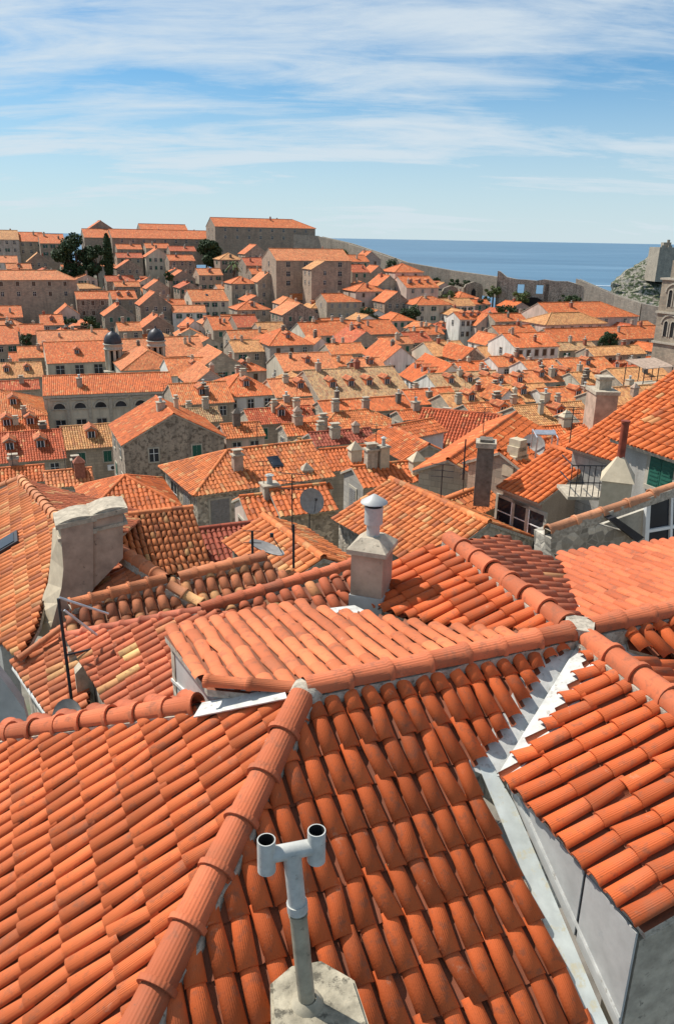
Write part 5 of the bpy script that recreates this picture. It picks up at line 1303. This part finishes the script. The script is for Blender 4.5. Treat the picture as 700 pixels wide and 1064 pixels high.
def wr(f,a,b):
    x=wn('ShaderNodeMapRange');x.interpolation_type='SMOOTHSTEP';x.inputs[1].default_value=a;x.inputs[2].default_value=b;nt.links.new(f,x.inputs[0]);return x.outputs[0]
big=wnoise(.8,(.8,1.6,1),-40,3,.5,(3.1,1.7,0),.4)
wisp=wnoise(1.3,(.75,2.3,1),-50,8,.62,(.4,5.2,0),.9)
fine=wnoise(5.,(.9,2.,1),20,8,.7,(2.,0.,0),.6)
mask=wr(wm('ADD',wm('MULTIPLY',big,.62),wm('ADD',wm('MULTIPLY',wisp,.5),wm('MULTIPLY',fine,.16))),.46,.78)
hz=wr(sx.outputs[2],.24,-.03)
fac=wm('MAXIMUM',wm('MULTIPLY',mask,.9),wm('MULTIPLY',hz,.85),True)
mx=wn('ShaderNodeMix',data_type='RGBA');nt.links.new(fac,mx.inputs[0]);tn=wn('ShaderNodeMix',data_type='RGBA',blend_type='MULTIPLY');tn.inputs[0].default_value=1.;tn.inputs[7].default_value=(.56,1.24,1.58,1);nt.links.new(sky.outputs[0],tn.inputs[6]);nt.links.new(tn.outputs[2],mx.inputs[6]);mx.inputs[7].default_value=(9.6,10.8,11.7,1);nt.links.new(mx.outputs[2],bg.inputs[0])
# ---- camera
cam=bpy.data.cameras.new('camera');co=bpy.data.objects.new('camera',cam);COL.objects.link(co);cam.sensor_fit='VERTICAL';cam.sensor_height=24.;cam.lens=F/1064*24.;cam.clip_end=200000;cam.clip_start=.1
from mathutils import Matrix
mt=Matrix.Identity(4)
for i in range(3):
    mt[i][0]=CR[i];mt[i][1]=CU[i];mt[i][2]=-_f[i];mt[i][3]=C[i]
co.matrix_world=mt;S.camera=co
S.view_settings.view_transform='Standard';S.view_settings.look='None';S.view_settings.exposure=.27;S.view_settings.gamma=1;S.view_settings.use_curve_mapping=False
S.cycles.max_bounces=5;S.cycles.diffuse_bounces=3;S.cycles.glossy_bounces=2;S.cycles.use_denoising=True
# ================================================================== LABELS
LMK=[('the two black domed church towers',142,352),('the arched palace facade',115,425),('the tall square stone block',327,285),('the skyline convent',276,245),('the brown barrack',30,310),('the dark cypress',114,265),('the ruined range by the sea',565,305),('the bell tower',690,335),('the chimney with the metal cowl',385,560),('the curved chimney wall',92,585),('the white cube house',440,458),('the tall dark square chimney',502,470),('the massive square chimney',624,415),('the weathered round dish',323,521),('the roof terrace canopy',672,385),('the dark tree by the cloister roof',631,350),('the tree beside the cream hill house',426,328),('the big round tree',82,270),('the roofless gable',492,300),('the broad bush on the left',88,336),('the palm',243,280)]
DIR=['right of','below and right of','below','below and left of','left of','above and left of','above','above and right of']
used=set()
def spell(n): return ['no','one','two','three','four','five'][n]
for h in HOUSES:
    o=h['o'];o['category']=h['cat'];o['group']=h['group'] or 'old town houses with terracotta roofs'
    if h['label']: o['label']=h['label'];used.add(h['label']);continue
    px,py,_=proj(V(h['c'][0],h['c'][1],(h['c'][2]+h['rz'])/2))
    form='hipped' if h['hip'] else 'gabled'
    lead=f"{WN[h['wall']]} house with {form} {RN[h['roof']]} roof"
    if h['hint']:
        lab=f"{RN[h['roof']]} roofed house {h['hint']}"
        if lab not in used: o['label']=lab;used.add(lab);continue
    cands=[]
    for (nm,lx_,ly_) in LMK:
        d=math.hypot(px-lx_,(py-ly_)*1.3)
        a=math.degrees(math.atan2(py-ly_,px-lx_))%360;dr=DIR[int(((a+22.5)%360)//45)]
        far='close' if d<26 else 'a little way' if d<60 else 'well' if d<120 else 'far'
        cands.append((d,f'{far} {dr} {nm}'))
    cands.sort()
    feats=[]
    if h['dorm']: feats.append(f"{spell(h['dorm'])} dormer{'s' if h['dorm']>1 else ''}")
    if h['chim']>1: feats.append(f"{spell(h['chim'])} chimneys")
    ft=' and '.join(feats)
    lab=None
    for d,c_ in cands[:5]:
        for f_ in ('',', '+ft if ft else ''):
            t=lead+f_+', '+c_
            if len(t.split())<=16 and t not in used: lab=t;break
        if lab:break
    if not lab: lab=lead+', '+cands[5][1]
    used.add(lab);o['label']=lab
